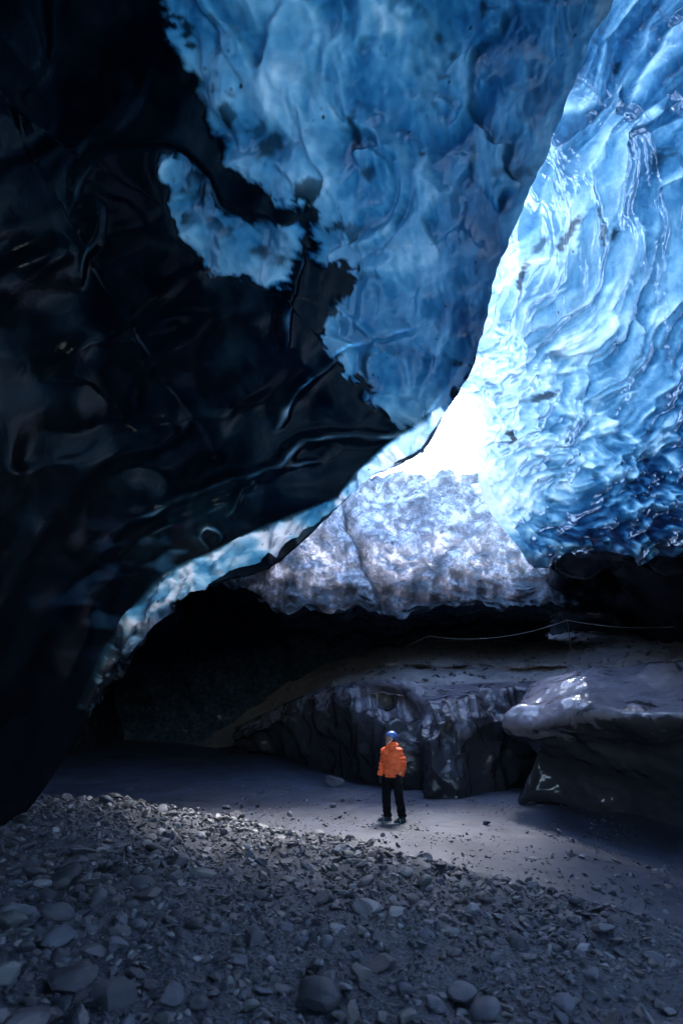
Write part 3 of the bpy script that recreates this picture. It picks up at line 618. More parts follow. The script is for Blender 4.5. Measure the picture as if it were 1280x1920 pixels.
# ------------------------------------------------------------------ dark ice ledge and boulder, gravel bank
def pale_ice_material(name, dark, pale, rough, nscale, bumps=0.35):
    t = NT(name); co = t.obj(); pa = t.attr('pale')
    n1 = t.noise(co, nscale, 3, 0.5, 0.8); n2 = t.noise(co, nscale * 5, 3, 0.6)
    f = t.rng(t.math('ADD', pa, t.math('MULTIPLY', t.math('SUBTRACT', n1, 0.5), 1.5)), 0.45, 0.6, 0, 1, True)
    col = t.mixc(f, (*dark, 1), (*pale, 1))
    col = t.mixc(t.rng(n2, 0.4, 0.8, 0, 0.35), col, (*dark, 1))
    p = t.n('BsdfPrincipled', ins={'Base Color': col, 'Roughness': t.rng(n2, 0.3, 0.7, rough * 0.6, rough * 1.6), 'IOR': 1.31, 'Normal': t.bump(t.math('ADD', n1, t.math('MULTIPLY', n2, 0.25)), bumps, 0.15)})
    return t.done(p.outputs[0])
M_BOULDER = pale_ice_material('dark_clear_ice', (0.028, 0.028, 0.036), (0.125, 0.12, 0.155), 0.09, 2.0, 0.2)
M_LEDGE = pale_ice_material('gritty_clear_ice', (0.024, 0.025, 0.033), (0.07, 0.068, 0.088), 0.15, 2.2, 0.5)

def pix_loft(rows, nu, nv):
    R = [unproj(*np.asarray(r, float).T) for r in rows]
    return loft(R, nu, nv)
top = [(975, 1322, 13.2), (1003, 1288, 13.4), (1050, 1266, 13.4), (1110, 1246, 13.2), (1180, 1256, 12.5), (1280, 1236, 12.0), (1480, 1215, 11.5)]
rows = [[(x + 20, y + 40, t + 2.2) for x, y, t in top], [(x + 8, y + 8, t + 0.9) for x, y, t in top], top,
        [(960, 1334, 12.8), (988, 1316, 12.6), (1043, 1300, 12.3), (1100, 1285, 12.0), (1170, 1296, 11.5), (1280, 1285, 10.8), (1480, 1270, 10.2)],
        [(953, 1352, 12.4), (985, 1362, 11.9), (1040, 1349, 11.4), (1095, 1338, 11.0), (1160, 1349, 10.6), (1280, 1347, 9.8), (1480, 1340, 9.0)],
        [(957, 1374, 12.5), (1000, 1390, 12.2), (1050, 1392, 11.9), (1110, 1398, 11.6), (1170, 1405, 11.2), (1280, 1415, 10.4), (1480, 1420, 9.6)],
        [(1003, 1405, 12.9), (1015, 1430, 12.7), (1060, 1446, 12.4), (1120, 1462, 12.0), (1180, 1480, 11.6), (1280, 1500, 10.8), (1480, 1510, 10.0)],
        [(984, 1476, 12.6), (1008, 1490, 12.5), (1060, 1500, 12.3), (1110, 1522, 12.0), (1180, 1550, 11.6), (1280, 1580, 10.8), (1480, 1610, 9.8)],
        [(976, 1500, 12.7), (1006, 1513, 12.65), (1055, 1518, 12.5), (1100, 1540, 12.3), (1180, 1575, 12.0), (1280, 1610, 11.2), (1480, 1650, 10.2)],
        [(980, 1530, 13.2), (1010, 1545, 13.2), (1060, 1560, 13.1), (1110, 1580, 12.9), (1180, 1610, 12.6), (1280, 1650, 11.8), (1480, 1690, 10.8)]]
rows = [[(r[0][0] + 40, r[0][1] - 2, r[0][2] + 2.0), (r[0][0] + 10, r[0][1], r[0][2] + 0.7)] + r for r in rows]
P = pix_loft(rows, 190, 170); N = grid_normals(P, (3, 5, 2))
ru = np.linspace(0, 9, 190)[:, None] + 0 * P[..., 0]
f1, _ = voronoi(P * 0.95 + 0.3 * np.stack([perlin(P, 211), perlin(P, 212), perlin(P, 213)], -1), 27)
f2_, _ = voronoi(P * np.array([2.6, 2.6, 3.4]) + 0.4 * np.stack([perlin(P * 2, 214), perlin(P * 2, 215), perlin(P * 2, 216)], -1), 28)
below = sstep(4.0, 4.8, ru)
P = P + N * ((0.22 * (f1 ** 1.5 - 0.35) + 0.05 * fbm(P * 1.6, 3, 217)) * (0.8 + 0.2 * below) + 0.12 * fbm(P * 0.7, 2, 219) + 0.06 * (f2_ - 0.4) * below * sstep(6.6, 5, ru))[..., None]
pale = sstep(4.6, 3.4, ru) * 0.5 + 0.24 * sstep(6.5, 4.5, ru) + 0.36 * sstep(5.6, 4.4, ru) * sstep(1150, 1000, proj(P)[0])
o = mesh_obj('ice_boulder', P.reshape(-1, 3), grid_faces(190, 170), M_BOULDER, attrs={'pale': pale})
tag(o, 'overhanging glassy black ice boulder with smooth pale top at the right edge', 'ice boulder')

cx = [440, 500, 570, 640, 700, 760, 800, 860, 910, 960, 1030]
ledge = [([1365, 1335, 1303, 1282, 1274, 1276, 1285, 1283, 1280, 1278, 1275], [22, 21, 20, 18.8, 17.8, 17.2, 16.9, 16.9, 16.9, 16.9, 16.9]),
         ([1372, 1342, 1312, 1298, 1300, 1316, 1325, 1315, 1305, 1298, 1298], [21.6, 20.7, 19.7, 18.4, 17.4, 16.5, 15.7, 15.6, 15.9, 16.1, 16.2]),
         ([1380, 1356, 1338, 1335, 1345, 1365, 1375, 1372, 1362, 1355, 1355], [21.3, 20.4, 19.3, 17.7, 16.6, 15.5, 14.6, 14.5, 15.0, 15.4, 15.6]),
         ([1388, 1374, 1372, 1385, 1402, 1425, 1442, 1448, 1435, 1405, 1405], [21.6, 20.7, 19.5, 17.7, 16.5, 15.1, 14.05, 13.9, 14.6, 15.1, 15.5]),
         ([1394, 1392, 1402, 1425, 1448, 1478, 1496, 1504, 1488, 1450, 1448], [22, 21.1, 19.9, 18, 16.7, 15.2, 13.95, 13.7, 14.5, 15.2, 15.7]),
         ([1400, 1420, 1440, 1465, 1490, 1515, 1530, 1535, 1520, 1490, 1490], [22.4, 21.5, 20.3, 18.5, 17.2, 15.7, 14.4, 14.1, 14.9, 15.6, 16.1])]
rows = [list(zip(cx, y, t)) for y, t in ledge]
P = pix_loft(rows, 150, 330)
lipw = fbm(np.stack([P[..., 0] * 0.9, P[..., 0] * 0, P[..., 0] * 0], -1), 4, 230) * sstep(0.4, 1.0, np.linspace(0, 5, 150))[:, None] * sstep(2.6, 1.0, np.linspace(0, 5, 150))[:, None]
P[..., 2] += 0.10 * lipw; P[..., 1] -= 0.55 * lipw; N = grid_normals(P, (2, 5, 2))
pxs, pys, _ = proj(P); ru = np.linspace(0, 5, 150)[:, None] + 0 * pxs
f1, _ = voronoi(P * np.array([1.0, 1.0, 0.55]) * 1.15 + 0.35 * np.stack([perlin(P, 221), perlin(P, 222), perlin(P, 223)], -1), 29)
fl, _ = voronoi(P * np.array([3.2, 3.2, 0.9]) + 0.4 * np.stack([perlin(P * 2, 224), perlin(P * 2, 225), perlin(P * 2, 226)], -1), 30)
dcr, _ = seg_dist(pxs, pys, [(768, 1330), (762, 1400), (772, 1500)])
big_ = fbm(np.stack([P[..., 0] * 0.55, P[..., 1] * 0.55, P[..., 2] * 0.25], -1), 3, 229)
rel = 0.45 * big_ + 0.34 * (f1 ** 1.4 - 0.4) * sstep(1.0, 2.0, ru) + 0.07 * (fl - 0.4) * sstep(1.6, 2.4, ru) + 0.06 * fbm(P * 1.8, 3, 227) - 0.5 * np.exp(-(dcr / 16) ** 2)
rel = rel + 0.5 * (0.5 - np.minimum(voronoi(np.stack([pxs / 95 + 0.3 * perlin(P * .8, 218), pys / 300, pxs * 0], -1), 74, False, True)[0], 0.5)) * sstep(0.6, 1.8, ru)
P = P + N * (rel * sstep(0.2, 1.6, ru))[..., None]
drip = fbm(np.stack([pxs / 55, pys / 60, pxs * 0], -1), 4, 228)
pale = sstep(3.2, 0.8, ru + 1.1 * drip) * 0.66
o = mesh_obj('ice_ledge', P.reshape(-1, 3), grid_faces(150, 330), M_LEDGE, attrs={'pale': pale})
tag(o, 'low ledge of dark glassy ice behind the person with dripping grey top', 'ice ledge')

bkd = field([(440, 1320, 22.2), (440, 1280, 24.5), (440, 1200, 27), (640, 1290, 19.2), (640, 1262, 21.5), (640, 1230, 24), (640, 1190, 26.5), (800, 1296, 17.2), (800, 1262, 19), (800, 1240, 20.5), (800, 1200, 24), (1000, 1292, 17), (1000, 1262, 18.6),
             (1000, 1240, 20), (1000, 1200, 23.5), (1000, 1170, 26), (1150, 1275, 15.5), (1150, 1240, 17.2), (1150, 1200, 20.5), (1280, 1262, 13.6), (1280, 1200, 17), (1280, 1175, 21), (1500, 1250, 12), (1500, 1200, 14)])
bx = np.linspace(360, 1520, 300); by = np.linspace(1304, 1160, 150)
BX, BY = np.meshgrid(bx, by, indexing='ij')
BT = bkd(BX, BY); BY = BY + 100 * sstep(660, 380, BX)
ly = 1251 + 5 * fbm(np.stack([BX / 60, BX * 0, BX * 0], -1), 3, 231)
BT = BT + 0.7 * np.exp(-((BY - ly) / 3.6) ** 2) * sstep(600, 700, BX) * sstep(1090, 1040, BX) * (0.45 + 0.9 * np.clip(fbm(np.stack([BX / 40, BX * 0, BX * 0], -1), 2, 233) + 0.4, 0, 1))
P = unproj(BX, BY, BT); N = grid_normals(P, (0, 5, 6))
P = P + N * (0.12 * fbm(P * 0.7, 4, 235) + 0.05 * fbm(P * 4, 3, 237))[..., None]
BANKP = P
bank = mesh_obj('gravel_bank', P.reshape(-1, 3), grid_faces(300, 150), M_BANK, attrs={'heap': sstep(-0.3, 0.3, fbm(P * 0.8, 3, 239))}); tag(bank, kind='structure')

# ------------------------------------------------------------------ rope barrier on the bank
M_ROPE = plain('pale_rope', (0.36, 0.35, 0.33), 0.8); M_STAKE = plain('weathered_stake', (0.05, 0.045, 0.04), 0.8)
def tube_mesh(pts, rad, sides=8, squash=1.0, cap=True):
    pts = np.asarray(pts, float); n = len(pts); rad = np.broadcast_to(np.asarray(rad, float), (n,)) if np.ndim(rad) < 2 else np.asarray(rad)
    tan = np.gradient(pts, axis=0); tan /= np.linalg.norm(tan, axis=1)[:, None]
    V = []
    ref = np.array([0, 0, 1.0]) if abs(tan[0, 2]) < 0.8 else np.array([0, 1.0, 0])
    for i in range(n):
        a = np.cross(tan[i], ref); a /= np.linalg.norm(a); b = np.cross(tan[i], a); ref = -b if np.dot(-b, ref) > 0 else b
        r = rad[i]; ra, rb = (r, r * squash) if np.ndim(r) == 0 else (r[0], r[1])
        for k in range(sides):
            q = 2 * math.pi * k / sides; V.append(pts[i] + a * ra * math.cos(q) + b * rb * math.sin(q))
    Fq = [(i * sides + k, i * sides + (k + 1) % sides, (i + 1) * sides + (k + 1) % sides, (i + 1) * sides + k) for i in range(n - 1) for k in range(sides)]
    if cap:
        V += [pts[0] - 0 * tan[0], pts[-1]]; c0, c1 = len(V) - 2, len(V) - 1
        for k in range(sides):
            Fq.append((c0, (k + 1) % sides, k, k)); Fq.append((c1, (n - 1) * sides + k, (n - 1) * sides + (k + 1) % sides, (n - 1) * sides + (k + 1) % sides))
    return V, Fq
def pyobj(name, V, Fq, mat, parent=None, smooth=True):
    me = bpy.data.meshes.new(name)
    me.from_pydata([tuple(v) for v in V], [], [tuple(dict.fromkeys(f)) for f in Fq]); me.update()
    me.polygons.foreach_set('use_smooth', [smooth] * len(me.polygons))
    if mat: me.materials.append(mat)
    o = bpy.data.objects.new(name, me); COL.objects.link(o); o.parent = parent
    return o
rb = empty('rope_barrier', tuple(unproj(1062, 1196, 19.6)))
RI = Matrix.Translation(-rb.location)
def loc(P_): return np.asarray(P_) - np.array(rb.location)
stk_px = [(803, 1190, 20.6), (1062, 1160, 19.6), (1330, 1164, 16.5)]
tops = []
for x, y, t in stk_px:
    tp_ = unproj(x, y, t); b0 = tp_ - np.array([0, 0, 0.75]); tops.append(tp_ - np.array([0, 0, 0.05]))
    V, Fq = tube_mesh([loc(b0 - np.array([0, 0, 0.6])), loc(b0), loc(tp_)], [0.014, 0.013, 0.011], 8); pyobj('post', V, Fq, M_STAKE, rb)
pts = []
end = unproj(760, 1212, 21.2)
for a, b, sag in ((end, tops[0], 0.0), (tops[0], tops[1], 0.34), (tops[1], tops[2], 0.22)):
    for k in range(24):
        f = k / 24; pts.append(a * (1 - f) + b * f - np.array([0, 0, sag * 4 * f * (1 - f)]))
V, Fq = tube_mesh(loc(np.array(pts)), 0.009, 6); pyobj('rope', V, Fq, M_ROPE, rb)
tag(rb, 'thin pale rope strung between short stakes along the gravel bank', 'rope barrier')

# ------------------------------------------------------------------ stones
def ico(sub):
    bm = bmesh.new(); bmesh.ops.create_icosphere(bm, subdivisions=sub, radius=1.0)
    V = np.array([v.co[:] for v in bm.verts]); Fq = np.array([[v.index for v in f.verts] for f in bm.faces]); bm.free(); return V, Fq
def stone_shape(sub, rng, flat=None, ang=1.0):
    V, Fq = ico(sub); V = V.copy()
    for _ in range(rng.integers(7, 12)):
        n = rng.normal(size=3); n /= np.linalg.norm(n); d = rng.uniform(0.42, 0.8) if ang > 0.5 else rng.uniform(0.8, 0.95)
        V -= n * np.maximum(0, V @ n - d)[:, None]
    V += 0.07 * np.stack([perlin(V * 1.7, int(rng.integers(900)) + k) for k in range(3)], -1)
    sc_ = np.array([1.0, rng.uniform(0.6, 0.95), rng.uniform(0.35, 0.65) if flat is None else flat])
    V *= sc_; V /= np.abs(V[:, 0]).max(); return V, Fq
def rot_z(a):
    c, s_ = np.cos(a), np.sin(a); z = np.zeros_like(a); o_ = np.ones_like(a)
    return np.stack([np.stack([c, -s_, z], -1), np.stack([s_, c, z], -1), np.stack([z, z, o_], -1)], -2)
def rand_rot(n, rng, tilt=0.45):
    ax = rng.normal(size=(n, 3)) * tilt; th_ = np.linalg.norm(ax, axis=1); k = ax / (th_[:, None] + 1e-9)
    K = np.zeros((n, 3, 3)); K[:, 0, 1] = -k[:, 2]; K[:, 0, 2] = k[:, 1]; K[:, 1, 0] = k[:, 2]; K[:, 1, 2] = -k[:, 0]; K[:, 2, 0] = -k[:, 1]; K[:, 2, 1] = k[:, 0]
    R = np.eye(3) + np.sin(th_)[:, None, None] * K + (1 - np.cos(th_))[:, None, None] * (K @ K)
    return R @ rot_z(rng.uniform(0, 6.283, n))
def ground_hit(px, py):
    t = 6.0
    ts = np.linspace(2.2, 26, 900); Q = unproj(px, py, ts); z, _ = ground_z(Q[:, 0], Q[:, 1]); i = np.argmax(Q[:, 2] <= z)
    return Q[i] if Q[i, 2] <= z[i] else Q[-1]

rng = np.random.default_rng(77)
PROTO = [stone_shape(3, np.random.default_rng(300 + k), ang=(0.2 if k in (3, 7) else 1)) for k in range(10)]
proto_me = []
for V, Fq in PROTO:
    o = mesh_obj('stone', V, Fq, M_STONE, smooth=True, attrs={'tone': np.ones(len(V))}); me = o.data
    try: me.set_sharp_from_angle(angle=math.radians(24))
    except Exception: pass
    bpy.data.objects.remove(o); proto_me.append(me)
# stones one can point out: pixel centre of the foot, width in pixels, shape, squash, tilt, label
NAMED = [(443, 1538, 46, 2, 0.85, 'dark angular stone standing on the crest of the gravel heap left of the person'),
         (631, 1478, 58, 5, 0.85, 'grey angular boulder lying on the sand behind and left of the person'),
         (690, 1718, 74, 0, 0.5, 'broad pale slab in the middle of the foreground gravel'),
         (742, 1722, 58, 4, 0.6, 'dark flat stone leaning on the broad pale slab in mid foreground'),
         (600, 1905, 110, 7, 0.85, 'large dark round stone at the bottom edge of the picture'),
         (312, 1895, 66, 5, 0.9, 'upright angular grey stone at the bottom left of the gravel'),
         (22, 1735, 100, 8, 0.4, 'long pale slab cut by the left edge of the picture'),
         (108, 1865, 120, 1, 0.75, 'biggest dark boulder in the bottom left corner'),
         (287, 1680, 34, 6, 1.1, 'upright rounded stone among the coarse rubble at left'),
         (486, 1688, 28, 3, 0.95, 'round dark ball of stone alone on fine gravel'),
         (140, 1610, 84, 9, 0.45, 'long tilted slab near the foot of the ice at left'),
         (872, 1895, 84, 7, 0.5, 'elongated smooth stone near the bottom right of centre'),
         (930, 1650, 30, 2, 0.8, 'grey block at the right end of the pale crest stones'),
         (798, 1617, 34, 0, 0.8, 'rounded stone topping the crest just below the person'),
         (1044, 1715, 40, 4, 0.75, 'dark angular stone right of centre on the gravel slope'),
         (210, 1497, 26, 3, 0.8, 'rounded stone on the dark skyline of the heap at far left'),
         (423, 1518, 22, 7, 0.7, 'small pale round stone beside the dark angular stone'),
         (1003, 1613, 22, 6, 0.8, 'small pale stone alone on the sand below the ice boulder'),
         (725, 1826, 72, 8, 0.6, 'dark oval stone in the lower middle foreground'),
         (1140, 1765, 56, 1, 0.6, 'flat grey rock in the dim gravel at lower right')]
placed = []
def add_stone(me, p, r, rot, sq, label, group=None):
    o = bpy.data.objects.new('stone', me); COL.objects.link(o)
    o.location = p; o.rotation_euler = rot; o.scale = (r, r, r * sq)
    tag(o, label, 'stone', group); return o
for px, py, wpx, k, sq, lab in NAMED:
    p = ground_hit(px, py); t = proj(p)[2]; r = wpx * t / F / 2
    zmin = PROTO[k][0][:, 2].min() * r * sq
    y_ = p[1] + r * 0.7; z_, _ = ground_z(p[0], y_)
    add_stone(proto_me[k], (p[0], y_, float(z_) - zmin * 0.72), r, (rng.uniform(-.15, .15), rng.uniform(-.15, .15), rng.uniform(0, 6.28)), sq, lab)
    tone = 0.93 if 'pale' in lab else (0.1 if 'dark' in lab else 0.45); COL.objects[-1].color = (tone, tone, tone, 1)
    placed.append((p[0], y_, r))
# random stones
def scatter(n, x0, x1, y0, y1, rlo, rhi, keep):
    X = rng.uniform(x0, x1, n); Y = rng.uniform(y0, y1, n); r = rlo * (rhi / rlo) ** (rng.random(n) ** 1.6)
    z, hp = ground_z(X, Y); px, py, t = proj(np.stack([X, Y, z], -1))
    ok = (t > 1.5) & (px > -40) & (px < 1320) & (py < 1990) & (rng.random(n) < keep(X, Y, hp, px, py))
    return X[ok], Y[ok], z[ok], r[ok], px[ok], py[ok], t[ok], hp[ok]
cl = lambda X, Y, s_, sd_: sstep(-0.25, 0.35, fbm(np.stack([X * s_, Y * s_, X * 0], -1), 3, sd_))
def k_big(X, Y, hp, px, py):
    crest = np.exp(-((Y - crest_y(X) + 0.35) / 0.75) ** 2) * sstep(1150, 900, px)
    left = sstep(420, 200, px) * sstep(1540, 1640, py)
    return np.clip(hp * (0.16 + 0.95 * crest + 0.75 * left) * (0.45 + 0.75 * cl(X, Y, .8, 241)), 0, 1)
def k_small(X, Y, hp, px, py): return np.clip(hp * (0.35 + 0.75 * cl(X, Y, 1.1, 243)), 0, 1)
S = [scatter(2300, -8, 6, 2.2, 12, 0.06, 0.145, k_big), scatter(17000, -8, 6, 2.2, 12, 0.028, 0.085, lambda *a: np.clip(k_big(*a) * 1.6 + 0.34 * a[2], 0, 1)), scatter(42000, -7, 6, 2.2, 11.5, 0.012, 0.032, lambda *a: np.clip(0.15 * a[2] + k_small(*a), 0, 1)),
     scatter(22000, -3.6, 3.6, 2.2, 6.5, 0.006, 0.014, k_small)]
S.append(scatter(520, -5.5, -0.8, 2.4, 8.5, 0.06, 0.17, lambda X, Y, hp, px, py: sstep(480, 250, px) * sstep(1540, 1640, py) * 0.75 * cl(X, Y, 0.9, 252)))
S.append(scatter(15000, -7, 6, 4, 15, 0.010, 0.06, lambda X, Y, hp, px, py: (1 - hp) * np.exp(-np.clip(Y - crest_y(X) - 0.3, 0, 9) / 1.5) * (0.25 + 0.9 * cl(X, Y, 1.3, 249))))
S.append(scatter(1500, -4, 6, 7, 17, 0.02, 0.10, lambda X, Y, hp, px, py: (1 - hp) * (0.2 + 0.8 * sstep(900, 1050, px)) * cl(X, Y, 0.9, 247) * 0.9))
S.append(scatter(14000, -6, 6, 6, 18, 0.006, 0.028, lambda X, Y, hp, px, py: (1 - hp) * cl(X, Y, 0.7, 248)))
A = [np.concatenate([q[i] for q in S]) for i in range(8)]
X, Y, Z, R_, PX, PY, T, HP = A
# keep clear of the pointed-out stones and of the person's feet
ok = np.ones(len(X), bool)
for a, b, r in placed: ok &= np.hypot(X - a, Y - b) > r * 0.95
ok &= ~((np.hypot(X - 1.05, Y - 12.1) < 0.45) & (R_ > 0.012))
# large ones do not interpenetrate
order = np.argsort(-R_); taken = []; 
for i in order[:2600]:
    if not ok[i]: continue
    if R_[i] < 0.05: break
    for a, b, r in taken:
        if abs(a - X[i]) < r + R_[i] and abs(b - Y[i]) < r + R_[i] and math.hypot(a - X[i], b - Y[i]) < 0.72 * (r + R_[i]): ok[i] = False; break
    else: taken.append((X[i], Y[i], R_[i]))
X, Y, Z, R_, PX, PY, T, HP = [a[ok] for a in (X, Y, Z, R_, PX, PY, T, HP)]
inview = (PX > 5) & (PX < 1275) & (PY < 1912)
size = np.where(inview, R_ / T, 0); order = np.argsort(-size); big = order[:280]; rest = np.setdiff1d(np.arange(len(X)), big)
REGION = [(lambda x, y, hp: hp < 0.5, 'on the sandy floor', 'loose stones on the sand'),
          (lambda x, y, hp: x < 420 and y > 1560, 'in the coarse rubble at lower left', 'stones of the coarse left rubble'),
          (lambda x, y, hp: y < 1680, 'along the lit crest of the heap', 'stones along the heap crest'),
          (lambda x, y, hp: x > 900, 'on the dim lower right slope', 'stones of the right gravel slope'),
          (lambda x, y, hp: True, 'in the middle foreground gravel', 'stones of the middle foreground')]
TONES = [(0.18, 'charcoal'), (0.42, 'dark grey'), (0.63, 'mid grey'), (0.79, 'brownish'), (0.91, 'greenish grey'), (1.01, 'pale')]
ORD = ['first', 'second', 'third', 'fourth', 'fifth', 'sixth', 'seventh', 'eighth', 'ninth', 'tenth', 'eleventh', 'twelfth', 'thirteenth', 'fourteenth', 'fifteenth', 'sixteenth', 'seventeenth', 'eighteenth', 'nineteenth', 'twentieth']
def place(j, n_):
    if j == 0: return 'leftmost'
    if j == n_ - 1: return 'rightmost'
    return ORD[min(j, 19)] + ' from left' if j <= n_ // 2 else ORD[min(n_ - 1 - j, 19)] + ' from right'
bins = {}
for i in big:
    k = int(rng.integers(10)); sq = rng.uniform(0.6, 1.0); tone = float(rng.random())
    reg, grp = next((r_, g_) for f_, r_, g_ in REGION if f_(PX[i], PY[i], HP[i]))
    if 'crest' in grp: tone = tone ** 0.6  # paler stones: the light on the crest put into their tone
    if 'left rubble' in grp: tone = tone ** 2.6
    zmin = PROTO[k][0][:, 2].min() * R_[i] * sq
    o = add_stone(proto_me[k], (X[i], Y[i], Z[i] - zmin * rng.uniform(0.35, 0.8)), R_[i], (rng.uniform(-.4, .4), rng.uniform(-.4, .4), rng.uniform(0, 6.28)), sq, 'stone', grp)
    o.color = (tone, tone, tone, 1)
    shp = 'rounded' if k in (3, 7) else ('flat' if sq < 0.76 else 'angular')
    wpx = 2 * R_[i] / T[i] * F; siz = 'large' if wpx > 60 else ('middling' if wpx > 36 else 'small')
    tn = next(n_ for lim, n_ in TONES if tone < lim)
    bins.setdefault((siz, tn, shp, reg), []).append((PX[i], o))
for (siz, tn, shp, reg), lst in bins.items():
    lst.sort(key=lambda q: q[0])
    for j, (_, o) in enumerate(lst):
        core = f'{siz} {tn} {shp} stone'
        o['label'] = f'{core} {reg}' if len(lst) == 1 else f'{place(j, len(lst))} {core} {reg}'
def stuff_mesh(name, idx, sub, shapes, X, Y, Z, R_, parent=None):
    sh = [stone_shape(sub, np.random.default_rng(500 + k)) for k in range(shapes)]
    Vs, Fs, tone, off = [], [], [], 0
    which = rng.integers(shapes, size=len(idx))
    for k in range(shapes):
        j = idx[which == k]; n = len(j)
        if n == 0: continue
        V, Fq = sh[k]; Rm = rand_rot(n, rng)
        W = np.einsum('nij,vj->nvi', Rm, V) * R_[j][:, None, None]
        W += np.stack([X[j], Y[j], Z[j] + R_[j] * rng.uniform(0.05, 0.4, n)], -1)[:, None]
        Vs.append(W.reshape(-1, 3)); Fs.append((Fq[None] + (np.arange(n) * len(V))[:, None, None]).reshape(-1, 3) + off); off += n * len(V)
        tone.append(np.repeat(rng.random(n), len(V)))
    return mesh_obj(name, np.concatenate(Vs), np.concatenate(Fs), M_STONE, smooth=False, attrs={'tone': np.concatenate(tone)})
mid = rest[R_[rest] / T[rest] > 0.0042]; tiny = rest[R_[rest] / T[rest] <= 0.0042]
o = stuff_mesh('gravel', mid, 2, 8, X, Y, Z, R_); tag(o, 'grey gravel covering the foreground heap', 'gravel', kind='stuff')
o = stuff_mesh('pebbles', tiny, 1, 8, X, Y, Z, R_); tag(o, 'tiny pebbles strewn between the stones and over the sand', 'pebbles', kind='stuff')
# rubble on the bank
n = 5200; iu = rng.integers(20, 296, n); iv = rng.integers(6, 146, n); Q = BANKP[iu, iv] + rng.uniform(-.05, .05, (n, 3)) * np.array([1, 1, 0])
Rb = 0.018 * (0.13 / 0.018) ** (rng.random(n) ** 2.6); kk = rng.random(n) < 0.25 + 0.75 * sstep(-0.1, 0.4, fbm(Q * 0.9, 3, 251))
o = stuff_mesh('bank_rubble', np.where(kk)[0], 1, 8, Q[:, 0], Q[:, 1], Q[:, 2], Rb); tag(o, 'brown-grey rubble strewn over the bank under the rope', 'rubble', kind='stuff')

# ------------------------------------------------------------------ the person
def remeshed(name, parts, voxel, mat, parent, smooth_it=6, disp=None, sub=None):
    V, Fq, off = [], [], 0
    for v, f in parts:
        V += [tuple(q) for q in v]; Fq += [tuple(dict.fromkeys(int(i) + off for i in q)) for q in f]; off += len(v)
    me = bpy.data.meshes.new(name); me.from_pydata(V, [], Fq); me.update()
    bm = bmesh.new(); bm.from_mesh(me); bmesh.ops.recalc_face_normals(bm, faces=bm.faces); bm.to_mesh(me); bm.free()
    tmp = bpy.data.objects.new(name + '_raw', me); COL.objects.link(tmp)
    r = tmp.modifiers.new('r', 'REMESH'); r.mode = 'VOXEL'; r.voxel_size = voxel
    sm = tmp.modifiers.new('s', 'SMOOTH'); sm.iterations = smooth_it; sm.factor = 0.5
    bpy.context.view_layer.update()
    dg = bpy.context.evaluated_depsgraph_get(); ev = tmp.evaluated_get(dg)
    out = bpy.data.meshes.new_from_object(ev); out.name = name
    bpy.data.objects.remove(tmp); bpy.data.meshes.remove(me)
    if disp is not None:
        n = len(out.vertices); co = np.empty(n * 3); out.vertices.foreach_get('co', co); co = co.reshape(-1, 3)
        nm = np.empty(n * 3); out.vertices.foreach_get('normal', nm); nm = nm.reshape(-1, 3)
        co = co + nm * disp(co)[:, None]; out.vertices.foreach_set('co', co.ravel()); out.update()
    out.polygons.foreach_set('use_smooth', [True] * len(out.polygons)); out.materials.clear(); out.materials.append(mat)
    o = bpy.data.objects.new(name, out); COL.objects.link(o); o.parent = parent; return o
def ell(c, r, n=16, m=10, f=None):
    V = []; 
    for i in range(m + 1):
        ph = math.pi * i / m
        for k in range(n):
            q = 2 * math.pi * k / n; d = np.array([math.sin(ph) * math.cos(q), math.sin(ph) * math.sin(q), math.cos(ph)])
            p = np.array(c) + d * np.array(r); V.append(f(p) if f else p)
    return V, [(i * n + k, i * n + (k + 1) % n, (i + 1) * n + (k + 1) % n, (i + 1) * n + k) for i in range(m) for k in range(n)]
def zt_tube(secs, n=20):
    """upright tube of elliptical sections (x, y, z, rx, ry)"""
    V = []; m = len(secs)
    for x, y, z, a, b in secs:
        for k in range(n):
            q = 2 * math.pi * k / n; V.append((x + a * math.cos(q), y + b * math.sin(q), z))
    Fq = [(i * n + k, i * n + (k + 1) % n, (i + 1) * n + (k + 1) % n, (i + 1) * n + k) for i in range(m - 1) for k in range(n)]
    Fq += [tuple(range(n))[::-1], tuple((m - 1) * n + k for k in range(n))]
    return V, Fq
def limb(pts, rad, n=14, sub=6):
    c = crom(np.c_[np.asarray(pts, float), np.asarray(rad, float)], (len(pts) - 1) * sub + 1); return tube_mesh(c[:, :3], c[:, 3], n)

M_JACKET = plain('orange_shell_fabric', (0.93, 0.135, 0.035), 0.65, nscale=40, bump=0.25, var=0.08)
M_TROUSER = plain('black_trouser_fabric', (0.006, 0.006, 0.008), 0.9, spec=0.12)
M_GLOVE = plain('black_glove', (0.012, 0.012, 0.014), 0.7)
M_SKIN = plain('skin', (0.40, 0.21, 0.165), 0.5, var=0.08)
M_HELMET = plain('blue_helmet_shell', (0.05, 0.12, 0.42), 0.3, var=0.08, bump=0.02)
M_BOOT = plain('dark_boot_leather', (0.02, 0.02, 0.025), 0.55)
M_STEEL = plain('blue_steel', (0.35, 0.6, 0.72), 0.3, 0.9, var=0.1)
M_DKSTEEL = plain('dark_steel', (0.12, 0.13, 0.14), 0.4, 0.8)
M_GAITER = plain('pale_neck_gaiter', (0.68, 0.68, 0.7), 0.85)
M_HAIR = plain('dark_hair', (0.03, 0.015, 0.012), 0.6)
M_ZIP = plain('dark_red_zip', (0.25, 0.025, 0.02), 0.5)
M_LOGO = plain('white_print', (0.75, 0.75, 0.75), 0.6)
M_EYE = plain('eye_dark', (0.02, 0.015, 0.012), 0.2); M_LIP = plain('lips', (0.42, 0.16, 0.14), 0.5)

